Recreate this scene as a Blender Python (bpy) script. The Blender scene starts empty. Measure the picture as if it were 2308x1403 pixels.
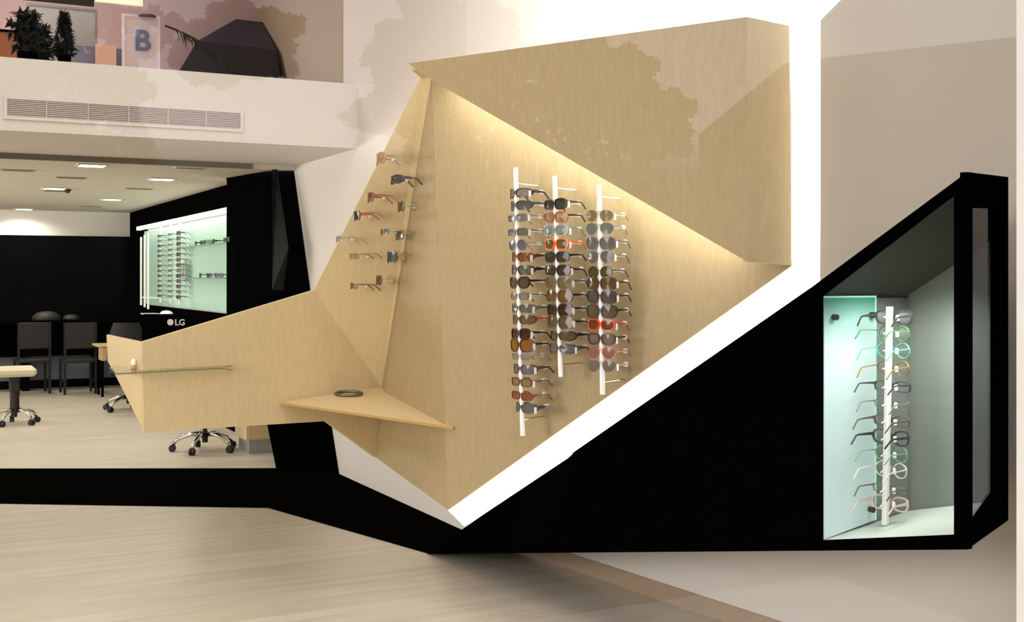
import bpy, math, random
from mathutils import Vector, Matrix, geometry

random.seed(7)
SC = bpy.context.scene
COL = SC.collection
W, H, F = 2308, 1403, 2680.0
HX, HY, EYE = 1154.0, 625.0, 1.6
YAW = math.radians(27)
FW = Vector((math.sin(YAW), math.cos(YAW), 0))
RT = Vector((math.cos(YAW), -math.sin(YAW), 0))
UP = Vector((0, 0, 1))
EYEP = Vector((0, 0, EYE))


# ---------------------------------------------------------------- measuring
def ray(px, py):
    return FW + RT * ((px - HX) / F) + UP * ((HY - py) / F)


def at(px, py, d):
    return EYEP + ray(px, py) * d


def hit(px, py, p, n):
    r = ray(px, py)
    return EYEP + r * ((p - EYEP).dot(n) / r.dot(n))


def onz(px, py, z):
    return hit(px, py, Vector((0, 0, z)), UP)


def onx(px, py, x):
    return hit(px, py, Vector((x, 0, 0)), Vector((1, 0, 0)))


def ony(px, py, y):
    return hit(px, py, Vector((0, y, 0)), Vector((0, 1, 0)))


# ---------------------------------------------------------------- materials
def lin(c):
    return tuple((v / 255 / 12.92) if v / 255 <= 0.04045 else ((v / 255 + 0.055) / 1.055) ** 2.4 for v in c) + (1.0,)


MATS = {}


def mat(name, rgb, rough=0.5, metal=0.0, emit=0.0, alpha=1.0, spec=0.5, var=0.06, scale=6.0):
    if name in MATS:
        return MATS[name]
    m = bpy.data.materials.new(name)
    m.use_nodes = True
    nt = m.node_tree
    b = nt.nodes['Principled BSDF']
    c = lin(rgb)
    b.inputs['Roughness'].default_value = rough
    b.inputs['Metallic'].default_value = metal
    b.inputs['Specular IOR Level'].default_value = spec
    tc = nt.nodes.new('ShaderNodeTexCoord')
    nz = nt.nodes.new('ShaderNodeTexNoise')
    nz.inputs['Scale'].default_value = scale
    nz.inputs['Detail'].default_value = 3
    mx = nt.nodes.new('ShaderNodeMix')
    mx.data_type = 'RGBA'
    nt.links.new(tc.outputs['Object'], nz.inputs['Vector'])
    nt.links.new(nz.outputs['Fac'], mx.inputs['Factor'])
    mx.inputs['A'].default_value = tuple(v * (1 - var) for v in c[:3]) + (1,)
    mx.inputs['B'].default_value = tuple(min(1, v * (1 + var)) for v in c[:3]) + (1,)
    nt.links.new(mx.outputs['Result'], b.inputs['Base Color'])
    if emit:
        b.inputs['Emission Color'].default_value = c
        b.inputs['Emission Strength'].default_value = emit
    if alpha < 1:
        b.inputs['Alpha'].default_value = alpha
    MATS[name] = m
    return m


def grain_mat(name, dark, light, axis_scale, rough=0.45, seam=None, spec=0.3, panel=None):
    """pale timber veneer: noise stretched along the grain"""
    m = bpy.data.materials.new(name)
    m.use_nodes = True
    nt = m.node_tree
    b = nt.nodes['Principled BSDF']
    b.inputs['Roughness'].default_value = rough
    b.inputs['Specular IOR Level'].default_value = spec
    tc = nt.nodes.new('ShaderNodeTexCoord')
    mp = nt.nodes.new('ShaderNodeMapping')
    mp.inputs['Scale'].default_value = axis_scale
    nz = nt.nodes.new('ShaderNodeTexNoise')
    nz.inputs['Scale'].default_value = 1.0
    nz.inputs['Detail'].default_value = 6
    nz.inputs['Roughness'].default_value = 0.65
    cr = nt.nodes.new('ShaderNodeValToRGB')
    cr.color_ramp.elements[0].position = 0.3
    cr.color_ramp.elements[0].color = lin(dark)
    cr.color_ramp.elements[1].position = 0.72
    cr.color_ramp.elements[1].color = lin(light)
    nt.links.new(tc.outputs['Object'], mp.inputs['Vector'])
    nt.links.new(mp.outputs['Vector'], nz.inputs['Vector'])
    nt.links.new(nz.outputs['Fac'], cr.inputs['Fac'])
    out = cr.outputs['Color']
    if panel:
        br = nt.nodes.new('ShaderNodeTexBrick')
        br.inputs['Scale'].default_value = 1.0
        br.inputs['Brick Width'].default_value = panel[0]
        br.inputs['Row Height'].default_value = panel[1]
        br.inputs['Mortar Size'].default_value = panel[2]
        br.inputs['Color1'].default_value = (1, 1, 1, 1)
        br.inputs['Color2'].default_value = (panel[3],) * 3 + (1,)
        br.inputs['Mortar'].default_value = (panel[4],) * 3 + (1,)
        nt.links.new(tc.outputs['Object'], br.inputs['Vector'])
        mx = nt.nodes.new('ShaderNodeMix')
        mx.data_type = 'RGBA'
        mx.blend_type = 'MULTIPLY'
        mx.inputs['Factor'].default_value = 1.0
        nt.links.new(out, mx.inputs['A'])
        nt.links.new(br.outputs['Color'], mx.inputs['B'])
        out = mx.outputs['Result']
    nt.links.new(out, b.inputs['Base Color'])
    MATS[name] = m
    return m


def glass_mat(name, tint=(1, 1, 1), refl=0.05, rough=0.0):
    """thin pane: see-through with a faint mirror of what faces it"""
    m = bpy.data.materials.new(name)
    m.use_nodes = True
    nt = m.node_tree
    nt.nodes.clear()
    o = nt.nodes.new('ShaderNodeOutputMaterial')
    t = nt.nodes.new('ShaderNodeBsdfTransparent')
    t.inputs['Color'].default_value = tuple(tint) + (1,)
    g = nt.nodes.new('ShaderNodeBsdfGlossy')
    g.inputs['Roughness'].default_value = rough
    ge_ = nt.nodes.new('ShaderNodeNewGeometry')
    dt = nt.nodes.new('ShaderNodeVectorMath')
    dt.operation = 'DOT_PRODUCT'
    nt.links.new(ge_.outputs['Incoming'], dt.inputs[0])
    nt.links.new(ge_.outputs['Normal'], dt.inputs[1])

    def op(kind, a, b=None):
        n_ = nt.nodes.new('ShaderNodeMath')
        n_.operation = kind
        for k_, v_ in enumerate((a, b)):
            if v_ is None:
                continue
            if isinstance(v_, (int, float)):
                n_.inputs[k_].default_value = v_
            else:
                nt.links.new(v_, n_.inputs[k_])
        return n_.outputs['Value']
    c_ = op('SUBTRACT', 1.0, op('ABSOLUTE', dt.outputs['Value']))
    fr_ = op('ADD', op('MULTIPLY', op('POWER', c_, 5.0), 1 - refl), refl)
    mx = nt.nodes.new('ShaderNodeMixShader')
    nt.links.new(fr_, mx.inputs['Fac'])
    nt.links.new(t.outputs['BSDF'], mx.inputs[1])
    nt.links.new(g.outputs['BSDF'], mx.inputs[2])
    nt.links.new(mx.outputs['Shader'], o.inputs['Surface'])
    MATS[name] = m
    return m


def lens_mat(rgb, dens):
    key = 'lens_%d_%d_%d_%d' % (rgb + (int(dens * 100),))
    if key in MATS:
        return MATS[key]
    m = bpy.data.materials.new(key)
    m.use_nodes = True
    nt = m.node_tree
    b = nt.nodes['Principled BSDF']
    b.inputs['Base Color'].default_value = lin(rgb)
    b.inputs['Roughness'].default_value = 0.1
    b.inputs['Specular IOR Level'].default_value = 0.18
    b.inputs['Base Color'].default_value = tuple(v * .72 for v in lin(rgb)[:3]) + (1,)
    tr = nt.nodes.new('ShaderNodeBsdfTransparent')
    tr.inputs['Color'].default_value = tuple(min(1, 0.35 + 0.65 * v) for v in lin(rgb)[:3]) + (1,)
    # graded tint: denser at the top of the lens
    tc = nt.nodes.new('ShaderNodeTexCoord')
    sp = nt.nodes.new('ShaderNodeSeparateXYZ')
    mr = nt.nodes.new('ShaderNodeMapRange')
    mr.inputs['From Min'].default_value = -0.022
    mr.inputs['From Max'].default_value = 0.02
    mr.inputs['To Min'].default_value = max(0.0, dens - 0.18)
    mr.inputs['To Max'].default_value = min(1, dens + 0.12)
    mx = nt.nodes.new('ShaderNodeMixShader')
    nt.links.new(tc.outputs['Object'], sp.inputs['Vector'])
    nt.links.new(sp.outputs['Z'], mr.inputs['Value'])
    nt.links.new(mr.outputs['Result'], mx.inputs['Fac'])
    nt.links.new(tr.outputs['BSDF'], mx.inputs[1])
    nt.links.new(b.outputs['BSDF'], mx.inputs[2])
    nt.links.new(mx.outputs['Shader'], nt.nodes['Material Output'].inputs['Surface'])
    MATS[key] = m
    return m


def fmat(rgb, rough=0.3, metal=0.0):
    return mat('frame_%d_%d_%d' % rgb, rgb, rough=rough, metal=metal, var=0.12, scale=90)


# ---------------------------------------------------------------- meshes
class MB:
    def __init__(s):
        s.v, s.f, s.m = [], [], []
        s.mi = 0

    def add(s, vs, fs):
        o = len(s.v)
        s.v += [Vector(v) for v in vs]
        s.f += [tuple(i + o for i in f) for f in fs]
        s.m += [s.mi] * len(fs)
        return s

    def box(s, x0, x1, y0, y1, z0, z1):
        return s.hexa([(x0, y0, z0), (x1, y0, z0), (x1, y1, z0), (x0, y1, z0),
                       (x0, y0, z1), (x1, y0, z1), (x1, y1, z1), (x0, y1, z1)])

    def hexa(s, c):
        return s.add(c, [(0, 3, 2, 1), (4, 5, 6, 7), (0, 1, 5, 4), (1, 2, 6, 5), (2, 3, 7, 6), (3, 0, 4, 7)])

    def cbox(s, c, e, r=0.0, R=None):
        """box of centre c, size e with chamfered vertical and horizontal edges r"""
        c = Vector(c)
        if r <= 0:
            pts = [Vector((sx * e[0] / 2, sy * e[1] / 2, sz * e[2] / 2)) for sz in (-1, 1) for sx, sy in ((-1, -1), (1, -1), (1, 1), (-1, 1))]
            pts = [c + (R @ p if R else p) for p in pts]
            return s.hexa(pts)
        rings = []
        for z, i in ((-e[2] / 2, r), (-e[2] / 2 + r, 0), (e[2] / 2 - r, 0), (e[2] / 2, r)):
            hx, hy = e[0] / 2 - i, e[1] / 2 - i
            k = r
            rings.append([(hx - k, -hy, z), (hx, -hy + k, z), (hx, hy - k, z), (hx - k, hy, z),
                          (-hx + k, hy, z), (-hx, hy - k, z), (-hx, -hy + k, z), (-hx + k, -hy, z)])
        rings = [[c + (R @ Vector(p) if R else Vector(p)) for p in q] for q in rings]
        return s.loft(rings)

    def loft(s, rings, closed=True, cap=True):
        n = len(rings[0])
        vs = [p for r in rings for p in r]
        fs = []
        for a in range(len(rings) - 1):
            for i in range(n if closed else n - 1):
                j = (i + 1) % n
                fs.append((a * n + i, a * n + j, (a + 1) * n + j, (a + 1) * n + i))
        if cap and closed:
            fs.append(tuple(range(n - 1, -1, -1)))
            fs.append(tuple((len(rings) - 1) * n + i for i in range(n)))
        return s.add(vs, fs)

    def prism(s, poly, vec):
        vec = Vector(vec)
        p = [Vector(q) for q in poly]
        n = len(p)
        vs = p + [q + vec for q in p]
        fs = [tuple(range(n)), tuple(range(2 * n - 1, n - 1, -1))]
        fs += [(i, n + i, n + (i + 1) % n, (i + 1) % n) for i in range(n)]
        return s.add(vs, fs)

    def holed(s, outer, hole, vec):
        """flat plate with one hole, given thickness vec"""
        vec = Vector(vec)
        o = [Vector(q) for q in outer]
        h = [Vector(q) for q in hole]
        tri = geometry.tessellate_polygon([o, h])
        allp = o + h
        n = len(allp)
        vs = allp + [q + vec for q in allp]
        fs = [tuple(t) for t in tri] + [tuple(i + n for i in reversed(t)) for t in tri]
        no = len(o)
        fs += [(i, (i + 1) % no, n + (i + 1) % no, n + i) for i in range(no)]
        nh = len(h)
        fs += [(no + i, n + no + i, n + no + (i + 1) % nh, no + (i + 1) % nh) for i in range(nh)]
        return s.add(vs, fs)

    def tube(s, path, r, n=8, cap=True):
        path = [Vector(p) for p in path]
        rs = r if isinstance(r, (list, tuple)) else [r] * len(path)
        rings = []
        for i, p in enumerate(path):
            d = (path[min(i + 1, len(path) - 1)] - path[max(i - 1, 0)]).normalized()
            a = d.cross(UP if abs(d.z) < 0.95 else Vector((1, 0, 0))).normalized()
            b = a.cross(d)
            rings.append([p + (a * math.cos(t) + b * math.sin(t)) * rs[i] for t in [2 * math.pi * k / n for k in range(n)]])
        return s.loft(rings, cap=cap)

    def bar(s, path, w, h):
        """flat bar along a path; w thickness across, h height"""
        path = [Vector(p) for p in path]
        hs = h if isinstance(h, (list, tuple)) else [h] * len(path)
        rings = []
        for i, p in enumerate(path):
            d = (path[min(i + 1, len(path) - 1)] - path[max(i - 1, 0)]).normalized()
            a = d.cross(UP if abs(d.z) < 0.95 else Vector((1, 0, 0))).normalized()
            b = a.cross(d)
            rings.append([p + a * (sx * w / 2) + b * (sz * hs[i] / 2) for sx, sz in ((-1, -1), (1, -1), (1, 1), (-1, 1))])
        return s.loft(rings)

    def lathe(s, c, prof, n=20):
        c = Vector(c)
        return s.loft([[c + Vector((r * math.cos(2 * math.pi * k / n), r * math.sin(2 * math.pi * k / n), z)) for k in range(n)] for r, z in prof])

    def build(s, name, m, parent=None, smooth=False, world=False):
        off = parent.matrix_world.translation if False else (Vector(parent['_loc']) if (parent is not None and world and '_loc' in parent) else Vector((0, 0, 0)))
        me = bpy.data.meshes.new(name)
        me.from_pydata([tuple(v - off) for v in s.v], [], s.f)
        for q in (m if isinstance(m, (list, tuple)) else [m]):
            me.materials.append(q)
        for p, i in zip(me.polygons, s.m):
            p.material_index = i
            p.use_smooth = smooth
        import bmesh
        bm = bmesh.new()
        bm.from_mesh(me)
        bmesh.ops.recalc_face_normals(bm, faces=bm.faces)
        bm.to_mesh(me)
        bm.free()
        me.update()
        o = bpy.data.objects.new(name, me)
        COL.objects.link(o)
        if parent is not None:
            o.parent = parent
        return o


def tag(o, label, cat, group=None):
    o['label'] = label
    o['category'] = cat
    if group:
        o['group'] = group
    return o


LOCS = []


def thing(name, label, cat, loc=(0, 0, 0), rotz=0.0, group=None):
    o = bpy.data.objects.new(name, None)
    COL.objects.link(o)
    o.empty_display_size = 0.05
    o.location = loc
    o.rotation_euler = (0, 0, rotz)
    o['_loc'] = tuple(loc)
    LOCS.append(o)
    return tag(o, label, cat, group)


def struct(name, mb, m):
    o = mb.build(name, m)
    o['kind'] = 'structure'
    return o


def area(name, loc, aim, sx, sy, watts, color=(1, 1, 1), xdir=None, spread=180):
    L = bpy.data.lights.new(name, 'AREA')
    L.shape = 'RECTANGLE'
    L.size, L.size_y = sx, sy
    L.energy = watts
    L.color = color
    L.spread = math.radians(spread)
    o = bpy.data.objects.new(name, L)
    COL.objects.link(o)
    z = -Vector(aim).normalized()
    x = Vector(xdir) if xdir is not None else z.orthogonal()
    x = (x - z * x.dot(z)).normalized()
    y = z.cross(x)
    o.matrix_world = Matrix(((x.x, y.x, z.x, loc[0]), (x.y, y.y, z.y, loc[1]), (x.z, y.z, z.z, loc[2]), (0, 0, 0, 1)))
    return o


# ---------------------------------------------------------------- camera, world
cam = bpy.data.cameras.new('camera')
cam.sensor_width = 36
cam.lens = F / W * 36
cam.shift_y = (HY - H / 2) / W
cam.clip_start = 0.05
co = bpy.data.objects.new('camera', cam)
co.location = EYEP
co.rotation_euler = (math.pi / 2, 0, -YAW)
COL.objects.link(co)
SC.camera = co

wd = bpy.data.worlds.new('dusk')
SC.world = wd
wd.use_nodes = True
bg = wd.node_tree.nodes['Background']
tcw = wd.node_tree.nodes.new('ShaderNodeTexCoord')
spw = wd.node_tree.nodes.new('ShaderNodeSeparateXYZ')
crw = wd.node_tree.nodes.new('ShaderNodeValToRGB')
crw.color_ramp.elements[0].position = 0.085
crw.color_ramp.elements[0].color = (0.012, 0.012, 0.012, 1)
crw.color_ramp.elements[1].position = 0.12
crw.color_ramp.elements[1].color = (0.92, 0.90, 1.0, 1)
wd.node_tree.links.new(tcw.outputs['Generated'], spw.inputs['Vector'])
wd.node_tree.links.new(spw.outputs['Z'], crw.inputs['Fac'])
wd.node_tree.links.new(crw.outputs['Color'], bg.inputs['Color'])
bg.inputs['Strength'].default_value = 2.0
SC.view_settings.view_transform = 'Standard'
SC.view_settings.look = 'None'
SC.cycles.use_denoising = True
SC.cycles.max_bounces = 8
SC.cycles.transparent_max_bounces = 24
SC.cycles.caustics_reflective = False
SC.cycles.caustics_refractive = False
SC.cycles.sample_clamp_indirect = 4.0

# ---------------------------------------------------------------- palette
WHITE = mat('white_paint', (232, 226, 217), 0.7, var=0.02, scale=2)
GREYWALL = mat('pale_grey_paint', (178, 168, 152), 0.7, var=0.03, scale=2)
CEIL = mat('ceiling_paint', (228, 221, 207), 0.8, var=0.02, scale=2)
BLACK = mat('black_lacquer', (2, 2, 2), 0.6, spec=0.0)
BLACKM = mat('matt_black', (3, 3, 3), 0.6, spec=0.0)
FLOORBLACK = mat('black_floor_vinyl', (5, 5, 3), 0.6, spec=0.0)
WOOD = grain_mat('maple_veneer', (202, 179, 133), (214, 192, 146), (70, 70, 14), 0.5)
WOOD_DIM = grain_mat('maple_veneer_dimmed', (160, 140, 102), (172, 152, 113), (70, 70, 14), 0.55)  # same maple, darkened in its colour where the lamps overlight it
WOODEDGE = mat('ply_edge', (176, 138, 76), 0.6, var=0.15, scale=40)
FLOORW = grain_mat('pale_oak_planks', (188, 176, 155), (213, 203, 185), (0.9, 14, 14), 0.38, panel=(1.6, 0.19, 0.002, 0.93, 0.82), spec=0.35)
LEDM = mat('glowing_acrylic', (255, 250, 240), 0.5, emit=4.5, var=0.0)
ROD = mat('white_rod_plastic', (240, 238, 232), 0.35, var=0.02)
CLIP = mat('clear_white_clip', (236, 232, 224), 0.3, alpha=0.75, var=0.02)
TAGM = mat('white_price_tag', (250, 246, 238), 0.5, var=0.01)
CHROME = mat('chrome', (215, 212, 206), 0.12, metal=1.0, var=0.02)
RUBBER = mat('black_rubber', (14, 13, 12), 0.5)
CREAM = mat('cream_upholstery', (208, 198, 168), 0.6)
PANE = glass_mat('shop_window_glass', (1, 1, 1), 0.055)
CLEAR = glass_mat('clear_glass', (0.96, 0.98, 0.96), 0.05)
GLASSEDGE = mat('green_glass_edge', (120, 122, 80), 0.2, alpha=0.8)

# ================================================================= ROOM SHELL
XW, KINKY = 3.12, 6.75


def wallx(y):
    return XW if y >= KINKY else XW + 0.1177 * (KINKY - y)


struct('floor', MB().box(-6, 4.4, -0.5, 18.6, -0.1, 0.0), FLOORW)
m = MB()
m.prism([(XW, 18.6, 0), (XW, KINKY, 0), (wallx(2.0), 2.0, 0), (wallx(2.0) + 0.4, 2.0, 0), (XW + 0.4, KINKY, 0), (XW + 0.4, 18.6, 0)], (0, 0, 4.9))
struct('wall_right', m, WHITE)
struct('wall_back', MB().box(-6, XW, 18.4, 18.6, 0, 3.0), WHITE)
struct('wall_left', MB().box(-6.2, -6, 2.0, 18.6, 0, 4.9), WHITE)
# mezzanine: beam, lower ceiling, upper floor room
struct('ceiling', MB().box(-6, XW, 10.4, 18.6, 2.56, 3.1), CEIL)
struct('trim_1', MB().box(-6, XW - 0.4, 10.36, 10.41, 2.555, 2.62), mat('grey_shadow_gap', (120, 112, 100), 0.8))
struct('wall_mezzanine', MB().box(-6, XW, 8.78, 10.4, 2.6, 3.1), WHITE)
MAUVE = mat('mauve_plaster', (176, 150, 148), 0.8, var=0.08, scale=1.2)
struct('wall_upper_back', MB().box(-6, XW, 11.7, 11.8, 3.1, 4.9), MAUVE)
struct('trim_2', MB().box(XW - 0.012, XW, 9.1, 11.7, 3.1, 4.9), mat('dim_wall_tan', (170, 152, 126), 0.8))  # dimmer light on the white wall past the beam, painted as tan
struct('ceiling_hall', MB().box(-6, 4.4, 2.0, 11.8, 4.9, 5.0), CEIL)
# black panelling on the far wall
struct('trim_3', MB().box(-6, XW, 18.33, 18.4, 0.0, 2.2), mat('black_wall_panel', (3, 3, 3), 0.3, spec=0.06))
struct('trim_4', MB().box(-6, XW, 18.31, 18.33, 0.12, 0.46), mat('blue_grey_laminate', (116, 118, 132), 0.5))
# baseboard along the near part of the side wall
bb = MB()
bb.prism([(wallx(6.3) - 0.012, 6.3, 0), (wallx(2.05) - 0.012, 2.05, 0), (wallx(2.05), 2.05, 0), (wallx(6.3), 6.3, 0)], (0, 0, 0.085))
struct('baseboard_right', bb, mat('tan_baseboard', (176, 154, 130), 0.6))
# boxed-out stretch of the side wall beyond the glowing band
def panx(y):
    return wallx(y) - 0.28


pnl_n = Vector((1, 0.1177, 0)).normalized()
pnl_p = Vector((panx(3.0), 3.0, 0))
pq = [hit(1849, 700, pnl_p, pnl_n), hit(1849, 46, pnl_p, pnl_n), hit(1985, -92, pnl_p, pnl_n), Vector((panx(2.05), 2.05, 0)), Vector((panx(2.05), 2.05, 0))]
pq[2] = pq[1] + (pq[2] - pq[1]) * 1.0
pq[3].z = 4.85
pq[4].z = 0.0
pq[0].z = 1.25
tq = [Vector((panx(2.76), 2.76, 0.95)), pq[0], pq[1], pq[2], Vector((pq[2].x, pq[2].y, 4.85)), pq[3], pq[4], Vector((panx(2.76), 2.76, 0.0))]
struct('wall_panel', MB().prism(tq, (0.27, 0.032, 0)), GREYWALL)
# shop window
struct('window_1', MB().add([(-4, 2.2, 0), (3.55, 2.2, 0), (3.55, 2.2, 4.9), (-4, 2.2, 4.9)], [(0, 1, 2, 3)]), PANE)
x0 = ony(2291, 600, 2.23).x
mull = MB()
mull.box(x0, x0 + 0.05, 2.17, 2.23, 0, 4.9)
for z in (0.5, 1.6, 2.25):
    mull.lathe((x0 + 0.012, 2.165, z), [(0.004, -0.004), (0.004, 0.004)], 10)
struct('trim_5', mull, mat('pale_aluminium', (240, 236, 230), 0.5))

# black floor strip that runs across the room and along the side wall
band = [onz(-900, 1060, 0), onz(622, 1058, 0), onz(765, 1067, 0), onz(1050, 1187, 0), Vector((XW - .002, 6.70, 0)), Vector((2.95, 6.42, 0)), onz(962, 1248, 0), onz(605, 1146, 0), onz(-900, 1122, 0)]
band[2].x = band[3].x = XW - 0.002
struct('trim_6', MB().prism(band, (0, 0, 0.008)), FLOORBLACK)

# ================================================================= BLACK COLUMN
top = [onx(663, 377, XW), at(600, 375, 10.75), at(510, 393, 11.5)]
mid = [onx(700, 655, XW), at(628, 655, 10.35), at(541, 655, 11.05)]
low = [onx(765, 1067, XW), at(700, 1072, 9.65), at(622, 1058, 9.9)]
for r in (top, mid, low):
    r[0].x = XW - 0.003
    r.append(Vector((XW - 0.003, r[2].y + 0.05, r[2].z)))
for p in top:
    p.z = 2.6 if p.y < 10.4 else 2.558
for p in low:
    p.z = 0.009
t = thing('folded_column', 'tall glossy black faceted column leaning against the white side wall', 'column', tuple(low[0]))
MB().loft([low, mid, top]).build('shaft', BLACK, t, world=True)
# dull sheen on its front, put into the colour of a lighter facet
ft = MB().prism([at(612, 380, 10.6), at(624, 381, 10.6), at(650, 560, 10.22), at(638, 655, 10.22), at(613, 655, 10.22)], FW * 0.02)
ft.build('facet', mat('painted_sheen', (9, 9, 7), 0.5, spec=0.1), t, world=True)

# ================================================================= FOLDED TIMBER DISPLAY
WB = Vector((XW, 3.69, 0))                       # where the recess panel meets the side wall
TB = Vector((-0.456, 0.890, 0)).normalized()     # along the panel, going left
NB = Vector((-0.890, -0.456, 0)).normalized()    # out of the panel, into the room
PF = Vector((2.904, 3.69, 0))                    # front fascia plane passes here, same direction


def onB(px, py, off=0.0):
    return hit(px, py, WB + NB * off, NB)


def onF(px, py, off=0.0):
    return hit(px, py, PF + NB * off, NB)


# reception arm plane (vertical)
hA = at(860, 872, 6.6)
dirA = (RT * -0.48 + FW * -0.42).normalized()
NA = Vector((dirA.y, -dirA.x, 0))
if NA.dot(FW) > 0:
    NA = -NA


def onA(px, py, off=0.0):
    return hit(px, py, hA + NA * off, NA)


disp = thing('folded_timber_display', 'large faceted pale maple wall display with a lit recess and long counter arm', 'display', (2.4, 5.2, 0.48))
P = {}
P['apex'] = onB(972, 178)
P['h'] = hA
P['g'] = onB(1010, 1150)
P['a'] = onA(708, 655)
P['notch'] = at(955, 163, P['apex'].dot(FW) + 0.02)
P['f'] = onA(735, 950)
P['hb'] = at(846, 1031, 6.6 - 0.02)
# front fascia
fas = [onF(920, 143), onF(1684, 38), onF(1684, 590), onF(972, 180)]
MB().prism(fas, NB * -0.025).build('fascia', WOOD_DIM, disp, world=True)
# its flank, returning to the side wall
q = [onF(1684, 38), at(1779, 58, 4.70), at(1783, 598, 4.70), onF(1684, 590)]
MB().prism(q, Vector((-0.3, 0.95, 0)) * 0.02).build('flank', WOOD, disp, world=True)
# lid of the hollow box behind the fascia
lid = [onF(920, 143), onF(1684, 38), at(1779, 58, 4.70), at(1010, 143, 6.4)]
lid[3].z = 2.58
lid[0] = lid[0] - NB * .03
lid[1] = lid[1] - NB * .03
MB().prism([p + Vector((0, 0, -0.03)) for p in lid], (0, 0, 0.02)).build('lid', WOOD, disp, world=True)
# recess back panel with its two leaves
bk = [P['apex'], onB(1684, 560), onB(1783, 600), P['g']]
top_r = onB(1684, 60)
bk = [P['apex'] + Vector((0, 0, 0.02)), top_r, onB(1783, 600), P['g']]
MB().prism(bk, NB * -0.02).build('back_panel', WOOD_DIM, disp, world=True)
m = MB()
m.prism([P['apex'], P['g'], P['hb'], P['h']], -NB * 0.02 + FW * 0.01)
m.build('corner_leaf', WOOD_DIM, disp, world=True)
m = MB()
nL = (P['h'] - P['a']).cross(P['apex'] - P['a']).normalized()
if nL.dot(FW) > 0:
    nL = -nL
m.prism([P['notch'], P['a'], P['h']], -nL * 0.02)
m.prism([P['notch'], P['h'], P['apex']], -nL * 0.02)
m.build('side_leaf', WOOD, disp, world=True)
# counter arm
arm = [P['h'], P['a'], onA(320, 772), onA(325, 975), P['f'], P['hb']]
MB().prism(arm, NA * -0.03).build('counter_arm', WOOD, disp, world=True)
dtip = arm[2].dot(FW) - EYEP.dot(FW)
tip = [onA(320, 772), at(240, 755, dtip + 0.42), at(243, 815, dtip + 0.42), at(258, 842, dtip + 0.34), onA(325, 975)]
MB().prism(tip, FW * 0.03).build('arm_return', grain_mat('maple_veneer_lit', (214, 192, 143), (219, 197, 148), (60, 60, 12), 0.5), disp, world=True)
# low triangular ledge in the corner
i_ = onB(1022, 963, 0.01)
j_ = onA(632, 907, 0.01)
hs = at(858, 873, 6.56)
led = MB()
led.prism([j_, i_, hs], (0, 0, -0.012))
led.build('ledge', WOOD, disp, world=True)
e = MB()
e.prism([j_, i_, i_ + Vector((0, 0, -0.013)), j_ + Vector((0, 0, -0.010))], -FW * 0.004)
e.build('ledge_edge', WOODEDGE, disp, world=True)
# clear glass shelf on the arm
gs = [onA(262, 843, 0.14), onA(488, 843, 0.14), onA(524, 833, 0.0), onA(320, 834, 0.0), at(246, 830, dtip + 0.36)]
zz = gs[0].z
for p in gs:
    p.z = zz
MB().prism(gs, (0, 0, -0.006)).build('glass_shelf', CLEAR, disp, world=True)
ge = MB()
pp = [at(246, 829, dtip + 0.36), gs[0], gs[1], onA(524, 834, 0.01)]
for a_, b_ in zip(pp, pp[1:]):
    ge.tube([a_, b_], 0.0028, 6)
ge.build('shelf_edge', GLASSEDGE, disp, world=True)

# glowing band along the lower and outer edge of the display
gl = [onB(1784, -90, -0.05), onB(1985, -90, -0.05), onB(1850, 46, -0.05), onB(1843, 655, -0.05), onB(1046, 1187, -0.05), onB(1010, 1151, -0.05), onB(1784, 601, -0.05)]
o = MB().prism(gl, NB * -0.02).build('light_band', LEDM)
tag(o, 'glowing white light band edging the timber display down to the floor', 'light band')

# bangle lying on the ledge
c = (j_ + i_ + hs) / 3
c = hit(786, 891, j_, (i_ - j_).cross(hs - j_).normalized())
nrm = (i_ - j_).cross(hs - j_).normalized()
if nrm.z < 0:
    nrm = -nrm
ua = (RT - nrm * RT.dot(nrm)).normalized()
ub = nrm.cross(ua)
m = MB()
pts = [c + nrm * 0.009 + ua * (0.07 * math.cos(s)) + ub * (0.05 * math.sin(s)) for s in [2 * math.pi * k / 28 for k in range(29)]]
m.tube(pts, 0.0075, 8, cap=False)
o = m.build('bangle', mat('dull_bronze', (112, 104, 78), 0.35, metal=0.6), smooth=True)
tag(o, 'dull grey ring lying on the triangular wooden ledge', 'ring')

# small white figure on the glass shelf
b0 = at(301, 838, dtip + 0.05)
t = thing('white_ornament', 'tiny white and amber ornament standing on the glass shelf', 'ornament', (b0.x, b0.y, zz))
MB().lathe((0, 0, 0), [(0.012, 0), (0.014, 0.008), (0.009, 0.016)], 12).build('foot', mat('amber_resin', (190, 140, 90), 0.3), t, smooth=True)
MB().lathe((0, 0, 0.016), [(0.008, 0), (0.014, 0.008), (0.011, 0.024), (0.006, 0.034)], 12).build('body', mat('white_glaze', (244, 240, 232), 0.3), t, smooth=True)

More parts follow.
